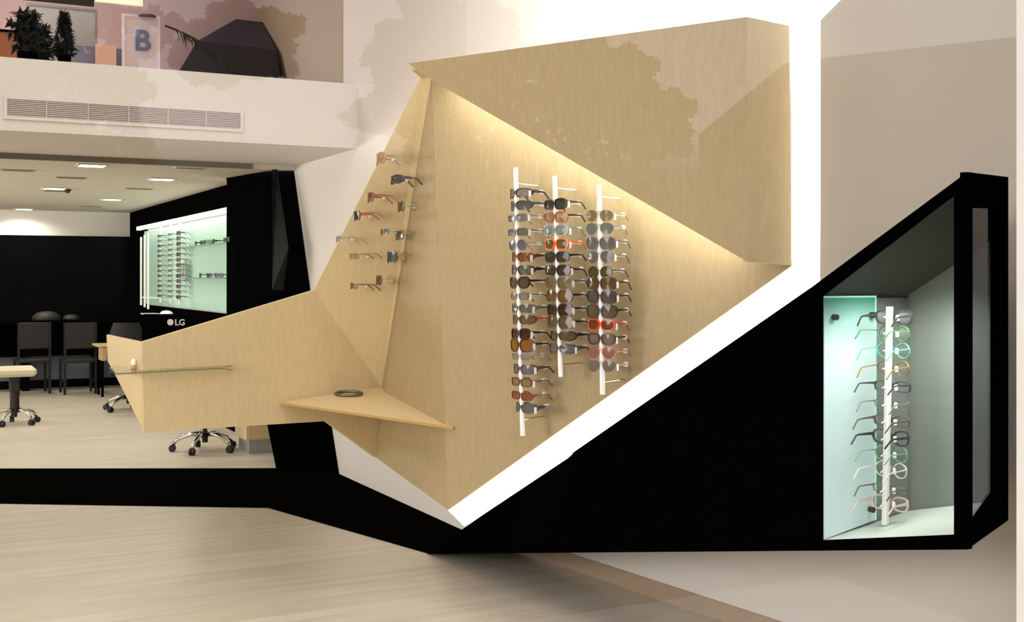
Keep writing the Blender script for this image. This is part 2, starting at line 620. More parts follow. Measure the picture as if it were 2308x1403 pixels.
# ================================================================= EYEWEAR
STY = {
    'wayfarer': dict(a=.027, b=.020, n=3.2, taper=.16, rim=.0042, k=2.2, lift=.001, th=.011),
    'rectangular': dict(a=.028, b=.0155, n=4.0, taper=.06, rim=.0032, k=2.0, lift=0, th=.008),
    'round': dict(a=.025, b=.0235, n=2.0, taper=0, rim=.0022, k=1.8, lift=0, th=.004),
    'aviator': dict(a=.029, b=.0245, n=2.5, taper=.28, rim=.0014, k=2.4, lift=-.002, th=.003),
    'wrap': dict(a=.033, b=.0185, n=2.7, taper=.22, rim=.0032, k=6.0, lift=.002, th=.014),
    'cat-eye': dict(a=.029, b=.021, n=2.7, taper=.16, rim=.0042, k=2.4, lift=.006, th=.011),
    'oversized': dict(a=.032, b=.026, n=2.7, taper=.14, rim=.0036, k=3.0, lift=.001, th=.010),
    'rimless': dict(a=.026, b=.0165, n=3.0, taper=.12, rim=.0008, k=2.0, lift=0, th=.003),
    'half-rim': dict(a=.027, b=.0155, n=3.2, taper=.1, rim=.0016, k=2.4, lift=.001, th=.005),
}
MESHES = {}


def outline(st, n=18, grow=0.0):
    out = []
    for i in range(n):
        t_ = 2 * math.pi * i / n
        c_, s_ = math.cos(t_), math.sin(t_)
        x = st['a'] * math.copysign(abs(c_) ** (2 / st['n']), c_)
        z = st['b'] * math.copysign(abs(s_) ** (2 / st['n']), s_)
        if z < 0:
            x *= 1 - st['taper'] * (-z / st['b'])
        if z > 0:
            z += st['lift'] * max(0, x / st['a']) * (z / st['b'])
        L = math.hypot(x, z)
        out.append((x * (1 + grow / L), z * (1 + grow / L)))
    return out


def gl_meshes(style, small=False):
    key = (style, small)
    if key in MESHES:
        return MESHES[key]
    st = STY[style]
    cx = st['a'] + 0.0085
    n = 10 if small else 18
    inn, outr = outline(st, n), outline(st, n, st['rim'] * (1.3 if st['rim'] > .002 else 1.0))
    d = 0.0018 if st['rim'] < 0.002 else 0.0032

    def yy(x):
        return st['k'] * x * x
    fr = MB()
    for sg in (-1, 1):
        vs, fs = [], []
        for (xi, zi), (xo, zo) in zip(inn, outr):
            for x, z, dy in ((xi, zi, -d), (xo, zo, -d), (xo, zo, d), (xi, zi, d)):
                X = sg * (cx + x)
                vs.append((X, yy(X) + dy, z))
        for i in range(n):
            j = (i + 1) % n
            for k in range(4):
                l = (k + 1) % 4
                fs.append((i * 4 + k, i * 4 + l, j * 4 + l, j * 4 + k))
        fr.add(vs, fs)
        # end piece to the hinge
        xo = sg * (cx + st['a'] + st['rim'])
        fr.bar([(xo * 0.97, yy(xo), 0.008), (xo * 1.02, yy(xo) + 0.004, 0.008)], 0.004, min(st['th'], .01))
    zb = 0.006 if style != 'aviator' else 0.010
    wb = cx - st['a'] + 0.001
    fr.bar([(-wb, yy(wb), zb), (-wb * .4, -.001, zb + .002), (wb * .4, -.001, zb + .002), (wb, yy(wb), zb)], 0.003, max(.0016, st['rim'] * 1.1))
    if style == 'aviator':
        fr.bar([(-wb * 1.6, yy(wb), .019), (wb * 1.6, yy(wb), .019)], 0.002, .0018)
    lens = MB()
    for sg in (-1, 1):
        vs = []
        for x, z in outline(st, n, 0.0004):
            X = sg * (cx + x)
            vs.append((X, yy(X), z))
        vs.append((sg * cx, yy(sg * cx) - 0.0012, 0))
        lens.add(vs, [(i, (i + 1) % n, n) for i in range(n)])
    xt = cx + st['a'] + st['rim'] + 0.0008
    tm = {}
    for sg in (-1, 1):
        q_ = MB()
        y0 = yy(xt) + .003
        q_.bar([(sg * xt, y0, .008), (sg * (xt + .002), y0 + .03, .008), (sg * xt, .09, .0075), (sg * (xt - .002), .105, .005), (sg * (xt - .006), .135, -.022)],
               0.0028, [st['th'], st['th'] * .8, max(.0035, st['th'] * .55), max(.004, st['th'] * .5), max(.0045, st['th'] * .5)])
        tm[sg] = q_
    MESHES[key] = (fr, lens, tm, xt)
    return MESHES[key]


def split_lens(lens):
    h = len(lens.v) // 2
    a_, b_ = MB(), MB()
    k = len(lens.f) // 2
    a_.add(lens.v[:h], lens.f[:k])
    b_.add(lens.v[h:], [tuple(i - h for i in f) for f in lens.f[k:]])
    return a_, b_


DATA = {}


def mesh_data(key, mb, m, smooth=False):
    """shared mesh data per (style, colour) so that repeats are copies"""
    if key not in DATA:
        o = mb.build(key[0], m, smooth=smooth)
        DATA[key] = o.data
        bpy.data.objects.remove(o)
    return DATA[key]


def part_obj(name, data, parent):
    o = bpy.data.objects.new(name, data)
    COL.objects.link(o)
    o.parent = parent
    return o


def glasses(name, label, cat, loc, rotz, style, fcol, lcol, dens, tcol=None, group=None, tagged=False, tilt=0.0, scale=1.0, metal=0.0, roll=0.0):
    tcol = tcol or fcol
    fr, lens, tm, xt = gl_meshes(style)
    t = thing(name, label, cat, loc, rotz, group)
    t.rotation_euler = (tilt, roll, rotz)
    t.scale = (scale,) * 3
    fm, tmm, lm = fmat(fcol, metal=metal), fmat(tcol, metal=metal), lens_mat(lcol, dens)
    part_obj('frame', mesh_data(('frame', style, fcol, metal), fr, fm), t)
    la, lb = split_lens(lens)
    part_obj('lens', mesh_data(('lens', style, lcol, dens, 'l'), la, lm), t)
    part_obj('lens', mesh_data(('lens', style, lcol, dens, 'r'), lb, lm), t)
    for sg in (-1, 1):
        part_obj('temple', mesh_data(('temple', style, tcol, sg, metal), tm[sg], tmm), t)
    if tagged:
        g_ = MB()
        g_.bar([(xt + .0035, .016, .010), (xt + .0035, .017, -.018)], .012, .0012)
        g_.cbox((xt + .004, .018, -.004), (.0015, .011, .024))
        part_obj('price_tag', mesh_data(('price_tag', style), g_, TAGM), t)
    return t


def small_glasses(name, label, cat, loc, rotz, fcol, group, style='rectangular', scale=1.0):
    key = ('small', style, fcol)
    if key not in DATA:
        fr, lens, tm, xt = gl_meshes(style, True)
        mb = MB()
        mb.add(fr.v, fr.f)
        for sg in (-1, 1):
            mb.add(tm[sg].v, tm[sg].f)
        mb.mi = 1
        mb.add(lens.v, lens.f)
        o = mb.build(name, [fmat(fcol), lens_mat((120, 130, 124), 0.45)])
        DATA[key] = o.data
        bpy.data.objects.remove(o)
    o = bpy.data.objects.new(name, DATA[key])
    COL.objects.link(o)
    o.location = loc
    o.rotation_euler = (0, 0, rotz)
    o.scale = (scale,) * 3
    return tag(o, label, cat, group)


ORD = 'topmost second third fourth fifth sixth seventh eighth ninth tenth eleventh twelfth thirteenth fourteenth fifteenth sixteenth seventeenth eighteenth'.split()


def rot_for(dirv):
    """z-rotation that turns local +y into the horizontal direction dirv"""
    return math.atan2(-dirv.x, dirv.y)


DK = (28, 24, 20)
G = (120, 116, 110)
R1 = [  # y, style, frame, lens, density, temple, words
    (436, 'wrap', (38, 34, 34), (150, 140, 130), .55, None, 'black-rimmed wrap sunglasses with pale smoky lenses'),
    (464, 'wrap', (60, 58, 58), (96, 94, 92), .7, None, 'grey and black wide wrap sunglasses'),
    (492, 'rectangular', (128, 122, 120), (126, 120, 118), .6, None, 'translucent grey rectangular sunglasses'),
    (524, 'rectangular', (120, 112, 100), (112, 106, 100), .6, None, 'smoky grey-brown narrow sunglasses'),
    (553, 'round', (140, 136, 132), (104, 104, 110), .55, None, 'small pale round sunglasses with blue-grey lenses'),
    (580, 'wrap', (110, 40, 22), (140, 82, 34), .8, (70, 34, 20), 'red tortoise wrap sunglasses with amber lenses'),
    (609, 'wrap', (22, 20, 20), (112, 112, 92), .65, None, 'black sport wrap sunglasses with olive lenses'),
    (638, 'cat-eye', (34, 26, 20), (98, 74, 48), .75, None, 'black-brown slim cat-eye sunglasses'),
    (668, 'half-rim', (72, 68, 60), (150, 144, 126), .4, None, 'thin dark half-rim glasses with clear grey lenses'),
    (696, 'wrap', (104, 100, 84), (112, 106, 84), .7, None, 'olive grey wrap sunglasses'),
    (721, 'wrap', (70, 52, 34), (120, 92, 62), .75, (200, 96, 40), 'brown wrap sunglasses with orange temples'),
    (753, 'wayfarer', (48, 26, 18), (66, 34, 22), .9, None, 'dark mahogany square sunglasses'),
    (779, 'oversized', (52, 36, 24), (150, 96, 32), .82, None, 'tortoise square sunglasses with honey amber lenses'),
    (805, 'half-rim', (150, 146, 138), (158, 150, 134), .45, None, 'pale grey half-rim sunglasses'),
    (833, 'wrap', (84, 50, 34), (120, 116, 120), .75, None, 'brown-framed sunglasses with slate grey lenses'),
    (862, 'rectangular', (92, 72, 44), (150, 126, 88), .55, None, 'tan rectangular sunglasses with straw lenses'),
    (893, 'rectangular', (120, 60, 34), (150, 84, 52), .75, None, 'copper red narrow sunglasses'),
    (920, 'wrap', (72, 70, 66), (110, 108, 104), .75, None, 'grey wide wrap sunglasses with smoky lenses'),
]
R2 = [
    (461, 'wayfarer', (34, 32, 26), (64, 62, 40), .85, (62, 44, 28), 'black square sunglasses with bottle green lenses'),
    (490, 'wayfarer', (166, 84, 40), (188, 160, 120), .35, (60, 34, 26), 'thin orange tortoise square glasses with clear lenses'),
    (520, 'wayfarer', (136, 152, 142), (150, 156, 148), .5, (104, 142, 124), 'translucent grey-green square sunglasses'),
    (551, 'wayfarer', (236, 96, 16), (112, 92, 52), .75, None, 'bright orange square sunglasses'),
    (580, 'wayfarer', (34, 28, 24), (70, 62, 48), .8, None, 'plain black square sunglasses'),
    (610, 'cat-eye', (32, 26, 20), (72, 56, 36), .85, None, 'black rounded cat-eye sunglasses'),
    (638, 'oversized', (112, 104, 84), (132, 110, 72), .65, (84, 82, 84), 'translucent olive oversized sunglasses'),
    (668, 'oversized', (96, 72, 44), (120, 84, 40), .75, DK, 'light tortoise oversized sunglasses'),
    (700, 'oversized', (52, 26, 20), (66, 40, 26), .88, DK, 'dark wine oversized sunglasses'),
    (727, 'oversized', (88, 74, 50), (104, 86, 56), .8, DK, 'moss brown oversized sunglasses'),
    (758, 'wrap', (34, 28, 22), (104, 86, 48), .8, None, 'black wrap sunglasses with brown lenses'),
    (787, 'wrap', (66, 62, 60), (112, 106, 102), .75, None, 'grey wrap sunglasses'),
]
R3 = [
    (487, 'aviator', (150, 134, 96), (134, 118, 74), .62, None, 'gold-rimmed pilot sunglasses with olive lenses'),
    (516, 'aviator', (128, 128, 118), (116, 122, 112), .65, None, 'grey pilot sunglasses with greenish mirror lenses'),
    (549, 'oversized', (110, 106, 104), (116, 110, 106), .72, None, 'large smoky grey oversized sunglasses'),
    (580, 'aviator', (96, 94, 88), (108, 106, 98), .72, None, 'pilot sunglasses with flat grey lenses'),
    (614, 'round', (70, 62, 34), (84, 72, 36), .85, None, 'olive green round sunglasses'),
    (640, 'oversized', (60, 44, 26), (100, 74, 34), .8, None, 'brown oversized sunglasses with graded lenses'),
    (670, 'oversized', (52, 38, 42), (92, 80, 76), .78, None, 'plum grey square oversized sunglasses'),
    (703, 'oversized', (46, 38, 28), (104, 88, 66), .75, None, 'dark olive rounded oversized sunglasses'),
    (733, 'wayfarer', (206, 52, 22), (116, 62, 28), .82, None, 'red square sunglasses with brown lenses'),
    (765, 'wayfarer', (60, 32, 28), (130, 112, 98), .65, None, 'dark red top-bar sunglasses with fading lenses'),
    (796, 'aviator', (214, 92, 84), (160, 112, 94), .6, (196, 88, 70), 'coral pink pilot sunglasses'),
    (826, 'aviator', (112, 102, 102), (126, 112, 100), .68, (120, 96, 64), 'mauve grey pilot sunglasses'),
]
ROFF = 0.17
face = rot_for(-NB)
racks = [((1162, 378), (1178, 983), R1, 'tall white sunglasses rod standing next to the ledge', 'the tallest rod', -4, -.26),
         ((1250, 397), (1264, 850), R2, 'short white sunglasses rod between the two longer rods', 'the middle rod', -6, -.14),
         ((1350, 415), (1358, 890), R3, 'white sunglasses rod standing near the glowing band', 'the rod by the light band', -5, -.04)]
for (ta, tb, rows, lab, rodname, dx, turn) in racks:
    A, B = onB(ta[0], ta[1], ROFF), onB(tb[0], tb[1], ROFF)
    t = thing('display_rod', lab, 'display rod', tuple(B), group='white display rods in the timber recess')
    r = MB()
    ax = (A - B).normalized()
    s1 = NB.cross(ax).normalized()
    s2 = ax.cross(s1)
    rings = []
    for c in (B, A):
        rings.append([c + s1 * (0.0105 * u) + s2 * (0.008 * v) for u, v in ((-1, -.5), (-.5, -1), (.5, -1), (1, -.5), (1, .5), (.5, 1), (-.5, 1), (-1, .5))])
    r.loft(rings)
    r.build('rod', ROD, t, world=True)
    for u in (0.06, 0.94):
        c = B + (A - B) * u
        k = MB()
        k.tube([c - NB * 0.006, c - NB * (ROFF - 0.002)], 0.0035, 8)
        k.build('wall_bracket', CHROME if u < .5 else ROD, t, world=True)
    hold = MB()
    lx = Vector((math.cos(face), math.sin(face), 0))
    for i, (y, style, fc, lc, dn, tc, words_) in enumerate(rows):
        u = (y - ta[1]) / (tb[1] - ta[1])
        c = A + (B - A) * u
        xr = ta[0] + (tb[0] - ta[0]) * u
        # holder arms carried by the rod
        hb = MB()
        xt = gl_meshes(style)[3]
        hb.bar([c - lx * 0.008 - NB * 0.012, c + lx * (xt - 0.004) - NB * 0.070 + Vector((0, 0, .004))], .004, .003)
        cc = c + lx * (xt - 0.002) - NB * 0.082 + Vector((0, 0, .006))
        hb.cbox(cc, (.012, .026, .020), .003, Matrix.Rotation(face, 3, 'Z'))
        hb.build('holder', CLIP, t, world=True)
        gc = onB(xr + dx * .5, y, ROFF + 0.012)
        glasses('sunglasses', '%s, %s on %s' % (words_, ORD[i] if i else 'topmost', rodname), 'sunglasses', tuple(gc), face + turn + random.uniform(-.06, .06),
                style, fc, lc, min(.95, dn + .13), tc, 'sunglasses racked on ' + rodname, tagged=(i % 3 != 1), tilt=random.uniform(-.03, .05), roll=random.uniform(-.03, .03), scale=1.0,
                metal=0.0)
        if i == 0:
            pass

# eyeglasses floating on the side leaf, each on a clear peg
LEAF = [  # px of the front centre, style, frame, lens, dens, temple, dist, label
    (848, 358, 'oversized', (176, 122, 84), (186, 140, 104), .6, (140, 116, 60), 'tan square sunglasses at the top of the floating spectacles by the leaf edge'),
    (880, 405, 'wrap', (60, 58, 74), (90, 86, 80), .8, (60, 50, 40), 'slate and black wrap sunglasses floating second from the top on the leaf'),
    (828, 445, 'wayfarer', (120, 70, 40), (110, 78, 48), .75, (150, 74, 44), 'brown square sunglasses with red temples on the leaf'),
    (898, 466, 'round', (96, 84, 50), (90, 76, 40), .8, (170, 158, 130), 'olive pair with pale wire temples on the leaf'),
    (797, 487, 'wayfarer', (56, 46, 30), (52, 44, 28), .85, (156, 90, 52), 'dark square sunglasses with orange temples at the leaf edge'),
    (860, 523, 'half-rim', (120, 110, 86), (116, 106, 78), .7, (176, 164, 130), 'small olive-lensed pair in the middle of the leaf'),
    (893, 531, 'wayfarer', (104, 96, 76), (110, 100, 76), .7, (140, 128, 96), 'grey-olive square pair beside the fold of the leaf'),
    (758, 539, 'rimless', (150, 142, 128), (160, 152, 138), .5, (150, 138, 112), 'pale rimless spectacles hanging out past the leaf edge'),
    (792, 578, 'rimless', (150, 128, 84), (176, 154, 108), .35, (130, 106, 66), 'thin gold rimless spectacles low on the leaf'),
    (874, 580, 'oversized', (62, 68, 60), (92, 104, 96), .7, (150, 128, 90), 'teal-black square sunglasses low beside the fold'),
    (848, 632, 'round', (104, 88, 54), (98, 80, 46), .75, (172, 144, 96), 'bronze pair with wire temples, second lowest on the leaf'),
    (790, 645, 'half-rim', (70, 50, 28), (176, 152, 104), .3, (70, 48, 26), 'dark brown browline spectacles, lowest on the leaf'),
]
lf = (RT * 0.90 + FW * 0.42).normalized()
la_ = rot_for(lf)
for (px, py, style, fc, lc, dn, tc, lab) in LEAF:
    base = hit(px + 30, py, P['a'], nL)
    c = at(px + 4, py, (base - EYEP).dot(FW) - 0.13)
    glasses('eyeglasses', lab, 'eyeglasses', tuple(c), la_ + random.uniform(-.12, .12), style, fc, lc, dn, tc, 'spectacles floating on the side leaf', tilt=random.uniform(-.05, .08))
    pb = c + lf * 0.075 + Vector((0, 0, -0.004))
    pe = hit(px + 44, py + 2, P['a'], nL)
    pm = MB()
    pm.tube([pb - FW * 0.012, pe], 0.0035, 8)
    pm.cbox(pb, (.012, .016, .014), .002)
    pm.build('peg', CLIP, disp, world=True)

# ================================================================= BLACK WEDGE WITH GLAZED CASE
XF = 2.68
T0 = onx(962, 1248, XF)
T1 = onx(1840, 640, XF)
T2 = onx(2180, 388, XF)
T3 = onx(2170, 1237, XF)
T0.z = 0.0
T3.y = T2.y
case = thing('wedge_display_case', 'long black wedge rising from the floor to a glazed display case', 'display case', tuple(T0))
outer = [T0, T1, T2, T3]
hole = [onx(1845, 668, XF), onx(2150, 432, XF), onx(2147, 1206, XF), onx(1844, 1219, XF)]
hole[2].y = hole[1].y
hole[3].y = hole[0].y
E1 = at(2283, 390, 0)
E1 = Vector((3.12, 2.65, T2.z + 0.02))
E2 = Vector((3.12, 2.65, T3.z))
m = MB()
m.holed(outer, hole, (0.02, 0, 0))
# end face with side window, turning back to the wall
ew = (E1 - T2)
eh = [T2 + ew * .12 + Vector((0, 0, -.10)), T2 + ew * .70 + Vector((0, 0, -.10)), T3 + ew * .70 + Vector((0, 0, .095)), T3 + ew * .12 + Vector((0, 0, .05))]
for p in eh:
    p_ = (p - T2)
    k = (p.x - T2.x) / (E1.x - T2.x)
    p.y = T2.y + k * (E1.y - T2.y)
m.holed([T2, E1, E2, T3], eh, Vector((-0.46, 0.88, 0)) * 0.02)


def back_of(p):
    x = wallx(p.y) - 0.006 if p.y > 4 else 3.19
    return Vector((x, p.y, p.z))


pw = [T0, Vector((XF, 3.1, T0.z + (T1.z - T0.z) * (T0.y - 3.1) / (T0.y - T1.y))), Vector((XF, 3.06, T0.z + (T1.z - T0.z) * (T0.y - 3.06) / (T0.y - T1.y))), T2]
top_back = [back_of(pw[0]), back_of(Vector((0, 3.11, pw[1].z))), Vector((3.12, 3.06, pw[2].z)), E1]
m.add(pw + top_back, [(0, 1, 5, 4), (1, 2, 6, 5), (2, 3, 7, 6)])
bz = lambda y: T0.z + (T3.z - T0.z) * (T0.y - y) / (T0.y - T3.y)
pb_ = [T0, Vector((XF, 3.1, bz(3.1))), Vector((XF, 3.06, bz(3.06))), T3]
bot_back = [back_of(pb_[0]), back_of(Vector((0, 3.11, pb_[1].z))), Vector((3.12, 3.06, pb_[2].z)), E2]
m.add(pb_ + bot_back, [(0, 1, 5, 4), (1, 2, 6, 5), (2, 3, 7, 6)])
m.add([top_back[0], top_back[1], bot_back[1], bot_back[0]], [(0, 1, 2, 3)])
m.add([top_back[2], top_back[3], bot_back[3], bot_back[2]], [(0, 1, 2, 3)])
m.add([top_back[1], top_back[2], bot_back[2], bot_back[1]], [(0, 1, 2, 3)])
m.build('shell', BLACK, case, world=True)
# interior lining
yL = hole[0].y
yR = T2.y + 0.05
zf, zr = hole[3].z, hole[2].z
GREY = mat('grey_lining', (122, 128, 122), 0.35, spec=0.4)
fl = MB()
fl.prism([(XF + .02, yL + .01, zf - .003), (XF + .02, hole[2].y, zr - .003), (XF + .05, yR, zr + .01), (3.09, 2.665, zr + .03), (3.09, yL + .01, zf + .06)], (0, 0, -.01))
fl.build('case_floor', mat('pale_grey_lining', (196, 202, 192), 0.4), case, world=True)
bw = MB()
bw.prism([(3.095, yL + .02, zf), (3.095, 2.66, zr + .02), (3.095, 2.66, T2.z - .02), (3.095, yL + .02, T1.z - .04)], (.015, 0, 0))
bw.build('case_back', GREY, case, world=True)
cl = MB()
zt = lambda y: T1.z + (T2.z - T1.z) * (T1.y - y) / (T1.y - T2.y) - .03
cl.prism([(XF + .02, yL + .015, zt(yL + .015)), (3.095, yL + .015, zt(yL + .015)), (3.095, 2.66, zt(2.66)), (XF + .02, 2.45, zt(2.45))], (0, 0, -.008))
cl.build('case_ceiling', mat('dark_green_lining', (52, 58, 54), 0.6, spec=.1), case, world=True)
lw_ = MB()
lw_.prism([(XF + .02, yL + .018, zf - .02), (3.095, yL + .018, zf - .02), (3.095, yL + .018, T1.z - .05), (XF + .02, yL + .018, T1.z - .05)], (0, .01, 0))
lw_.build('case_side', GREY, case, world=True)
# glowing mint glass panel on stand-offs
XPB = 2.925
MINT = mat('mint_backlit_glass', (192, 212, 209), 0.3, emit=0.22, var=0.03, scale=3)
nt_ = MINT.node_tree
tc_ = nt_.nodes.new('ShaderNodeTexCoord')
sx_ = nt_.nodes.new('ShaderNodeSeparateXYZ')
rp_ = nt_.nodes.new('ShaderNodeValToRGB')
mr_ = nt_.nodes.new('ShaderNodeMapRange')
mr_.inputs['From Min'].default_value = 1.36
mr_.inputs['From Max'].default_value = 1.545
rp_.color_ramp.elements[0].color = lin((192, 212, 209))
rp_.color_ramp.elements[1].color = lin((40, 136, 116))
nt_.links.new(tc_.outputs['Object'], sx_.inputs['Vector'])
nt_.links.new(sx_.outputs['Z'], mr_.inputs['Value'])
nt_.links.new(mr_.outputs['Result'], rp_.inputs['Fac'])
nt_.links.new(rp_.outputs['Color'], nt_.nodes['Principled BSDF'].inputs['Base Color'])
nt_.links.new(rp_.outputs['Color'], nt_.nodes['Principled BSDF'].inputs['Emission Color'])
mp_ = MB()
ztop = onx(1845, 668, XF).z
mp_.prism([(XF + .022, yL - .002, zf + .002), (XPB, yL - .002, zf + .045), (XPB, yL - .002, ztop), (XF + .022, yL - .002, ztop)], (0, .008, 0))
pan = mp_.build('glass_panel', MINT, case, world=True)
me_ = MB()
me_.prism([(XPB, yL - .003, zf + .045), (XPB + .006, yL - .003, zf + .045), (XPB + .006, yL - .003, ztop), (XPB, yL - .003, ztop)], (0, .01, 0))
me_.prism([(XF + .022, yL - .004, ztop - .006), (XPB, yL - .004, ztop - .006), (XPB, yL - .004, ztop), (XF + .022, yL - .004, ztop)], (0, .01, 0))
me_.build('panel_edge', mat('green_lit_edge', (150, 226, 200), 0.3, emit=0.5), case, world=True)
for (x_, z_) in ((XF + .06, ztop - .07), (XPB - .02, ztop - .065), (XPB - .025, zf + .085)):
    so = MB()
    so.tube([(x_, yL - .004, z_), (x_, yL - .022, z_)], .010, 12)
    so.build('stand_off', RUBBER, case, world=True)
# panes
MB().add([p + Vector((.012, 0, 0)) for p in hole], [(0, 1, 2, 3)]).build('front_pane', CLEAR, case, world=True)
MB().add([p + Vector((-.006, .012, 0)) for p in eh], [(0, 1, 2, 3)]).build('end_pane', glass_mat('dimming_glass', (.30, .32, .33), .04), case, world=True)  # tint put in to darken the case interior seen through it
# rod and spectacles inside the case
XR = 2.87
rb = onx(1995, 1183, XR)
rt_ = onx(2005, 692, XR)
t = thing('display_rod', 'white spectacle rod standing inside the glazed black case', 'display rod', tuple(rb))
r = MB()
r.loft([[c + Vector((sx * .010, sy * .011, 0)) for sx, sy in ((-1, -.5), (-.5, -1), (.5, -1), (1, -.5), (1, .5), (.5, 1), (-.5, 1), (-1, .5))] for c in (rb, rt_)])
r.build('rod', ROD, t, world=True)
CG = [(716, 'wayfarer', (44, 42, 40), 'black spectacles'), (752, 'round', (70, 120, 80), 'green wire spectacles'), (790, 'round', (90, 190, 150), 'mint green rimmed spectacles'),
      (830, 'round', (150, 110, 60), 'amber and yellow spectacles'), (872, 'rectangular', (64, 60, 66), 'dark grey spectacles'), (912, 'half-rim', (130, 130, 122), 'pale wire half-rim spectacles'),
      (950, 'rectangular', (104, 88, 78), 'brown narrow spectacles'), (988, 'cat-eye', (52, 60, 58), 'charcoal browline spectacles'), (1024, 'round', (130, 180, 150), 'pale green spectacles'),
      (1060, 'round', (236, 232, 226), 'white round spectacles'), (1104, 'half-rim', (90, 84, 74), 'bronze wire spectacles'), (1136, 'wayfarer', (220, 190, 176), 'pale pink spectacles')]
gd = Vector((-0.97, -0.22, 0)).normalized()
for i, (y, style, fc, words_) in enumerate(CG):
    u = (y - 692) / (1183 - 692.)
    c = rt_ + (rb - rt_) * u
    hb = MB()
    hb.bar([c + Vector((-.008, 0, 0)), c + gd * .07 + Vector((0, -.03, .004))], .003, .004)
    hb.cbox(c + Vector((.016, -.02, -.002)), (.008, .012, .02), .002)
    hb.build('holder', TAGM, t, world=True)
    glasses('eyeglasses', '%s, %s on the rod inside the glazed case' % (words_, ORD[i]), 'eyeglasses', tuple(c + Vector((.026, 0, 0))), rot_for(gd) + random.uniform(-.08, .08), style, fc, (205, 212, 206), .22,
            None, 'spectacles in the glazed case', tilt=random.uniform(-.05, .05), scale=0.98)

# ================================================================= AIR GRILLE ON THE MEZZANINE BEAM
gq = [ony(8, 215, 8.775), ony(548, 252, 8.775), ony(549, 291, 8.775), ony(5, 268, 8.775)]
gx0, gx1 = gq[0].x, gq[1].x
gz1, gz0 = gq[0].z, gq[3].z
t = thing('air_grille', 'long white air grille set into the pale mezzanine beam', 'vent', ((gx0 + gx1) / 2, 8.775, gz0))
fw = .022
m = MB()
m.box(gx0, gx1, 8.762, 8.78, gz1 - fw, gz1)
m.box(gx0, gx1, 8.762, 8.78, gz0, gz0 + fw)
m.box(gx0, gx0 + fw, 8.762, 8.78, gz0 + fw, gz1 - fw)
m.box(gx1 - fw, gx1, 8.762, 8.78, gz0 + fw, gz1 - fw)
m.build('frame', mat('grille_white', (232, 224, 214), 0.5), t, world=True)
m = MB()
nsl = 9
for i in range(nsl):
    z = gz0 + fw + (gz1 - gz0 - 2 * fw) * (i + .5) / nsl
    m.hexa([(gx0 + fw, 8.764, z - .004), (gx1 - fw, 8.764, z - .004), (gx1 - fw, 8.777, z + .003), (gx0 + fw, 8.777, z + .003),
            (gx0 + fw, 8.764, z - .001), (gx1 - fw, 8.764, z - .001), (gx1 - fw, 8.777, z + .006), (gx0 + fw, 8.777, z + .006)])
for i in range(1, 6):
    x = gx0 + (gx1 - gx0) * i / 6
    m.box(x - .003, x + .003, 8.766, 8.779, gz0 + fw, gz1 - fw)
m.build('louvres', mat('grille_grey', (226, 216, 210), 0.5), t, world=True)
MB().box(gx0 + .005, gx1 - .005, 8.7785, 8.7798, gz0 + .005, gz1 - .005).build('backing', mat('grille_dark', (196, 178, 170), 0.8), t, world=True)

# ================================================================= CEILING FITTINGS
ZC = 2.56
GLOW = mat('downlight_glow', (255, 253, 246), 0.5, emit=9.0, var=0)
TRIMW = mat('downlight_trim', (210, 200, 184), 0.5)
lights = [(207, 372, 'square glowing ceiling downlight closest to the beam'), (365, 403, 'square glowing ceiling downlight closest to the black column'), (122, 424, 'square glowing ceiling downlight beside the small round sensor'),
          (252, 449, 'square glowing ceiling downlight in front of the black wall cabinet'), (54, 471, 'square glowing ceiling downlight deepest in the back room')]
for (px, py, lab) in lights:
    c = onz(px, py, ZC)
    t = thing('ceiling_downlight', lab, 'downlight', (c.x, c.y, ZC), group='ceiling downlights of the back room')
    h_ = .125
    m = MB()
    for a_, b_, e_, g_ in ((-h_, h_, -h_, -h_ + .02), (-h_, h_, h_ - .02, h_), (-h_, -h_ + .02, -h_ + .02, h_ - .02), (h_ - .02, h_, -h_ + .02, h_ - .02)):
        m.box(a_, b_, e_, g_, -.012, -.0005)
    m.build('rim', TRIMW, t)
    MB().box(-h_ + .02, h_ - .02, -h_ + .02, h_ - .02, -.010, -.002).build('diffuser', GLOW, t)
    area('downlight_lamp', (c.x, c.y, ZC - .02), (0, 0, -1), .2, .2, 12, (1, .96, .88), spread=150)
vents = [(40, 383, 'dark slot vent nearest the room side of the ceiling beam'), (160, 400, 'dark slot vent behind the biggest downlight'), (128, 430, 'dark slot vent below the downlight with the sensor'),
         (313, 425, 'dark slot vent beside the column-side downlight'), (205, 465, 'dark slot vent deep in the back room'), (430, 378, 'pale slot vent close to the beam and black column')]
for i, (px, py, lab) in enumerate(vents):
    c = onz(px, py, ZC)
    t = thing('ceiling_vent', lab, 'vent', (c.x, c.y, ZC), group='slot vents in the ceiling')
    MB().box(-.14, .14, -.05, .05, -.008, -.0005).build('frame', mat('vent_frame', (176, 164, 140), 0.6) if i < 5 else TRIMW, t)
    MB().box(-.12, .12, -.022, .022, -.011, -.006).build('slot', mat('vent_slot', (96, 84, 62), 0.7), t)
c = onz(152, 427, ZC)
t = thing('ceiling_sensor', 'small dark round sensor on the ceiling beside a downlight', 'sensor', (c.x, c.y, ZC))
MB().lathe((0, 0, 0), [(.04, -.001), (.04, -.012), (.032, -.02)], 20).build('mount', RUBBER, t)
MB().lathe((0, 0, -.02), [(.03, 0), (.026, -.014), (.012, -.022)], 20).build('dome', mat('sensor_dome', (52, 46, 34), 0.25), t)

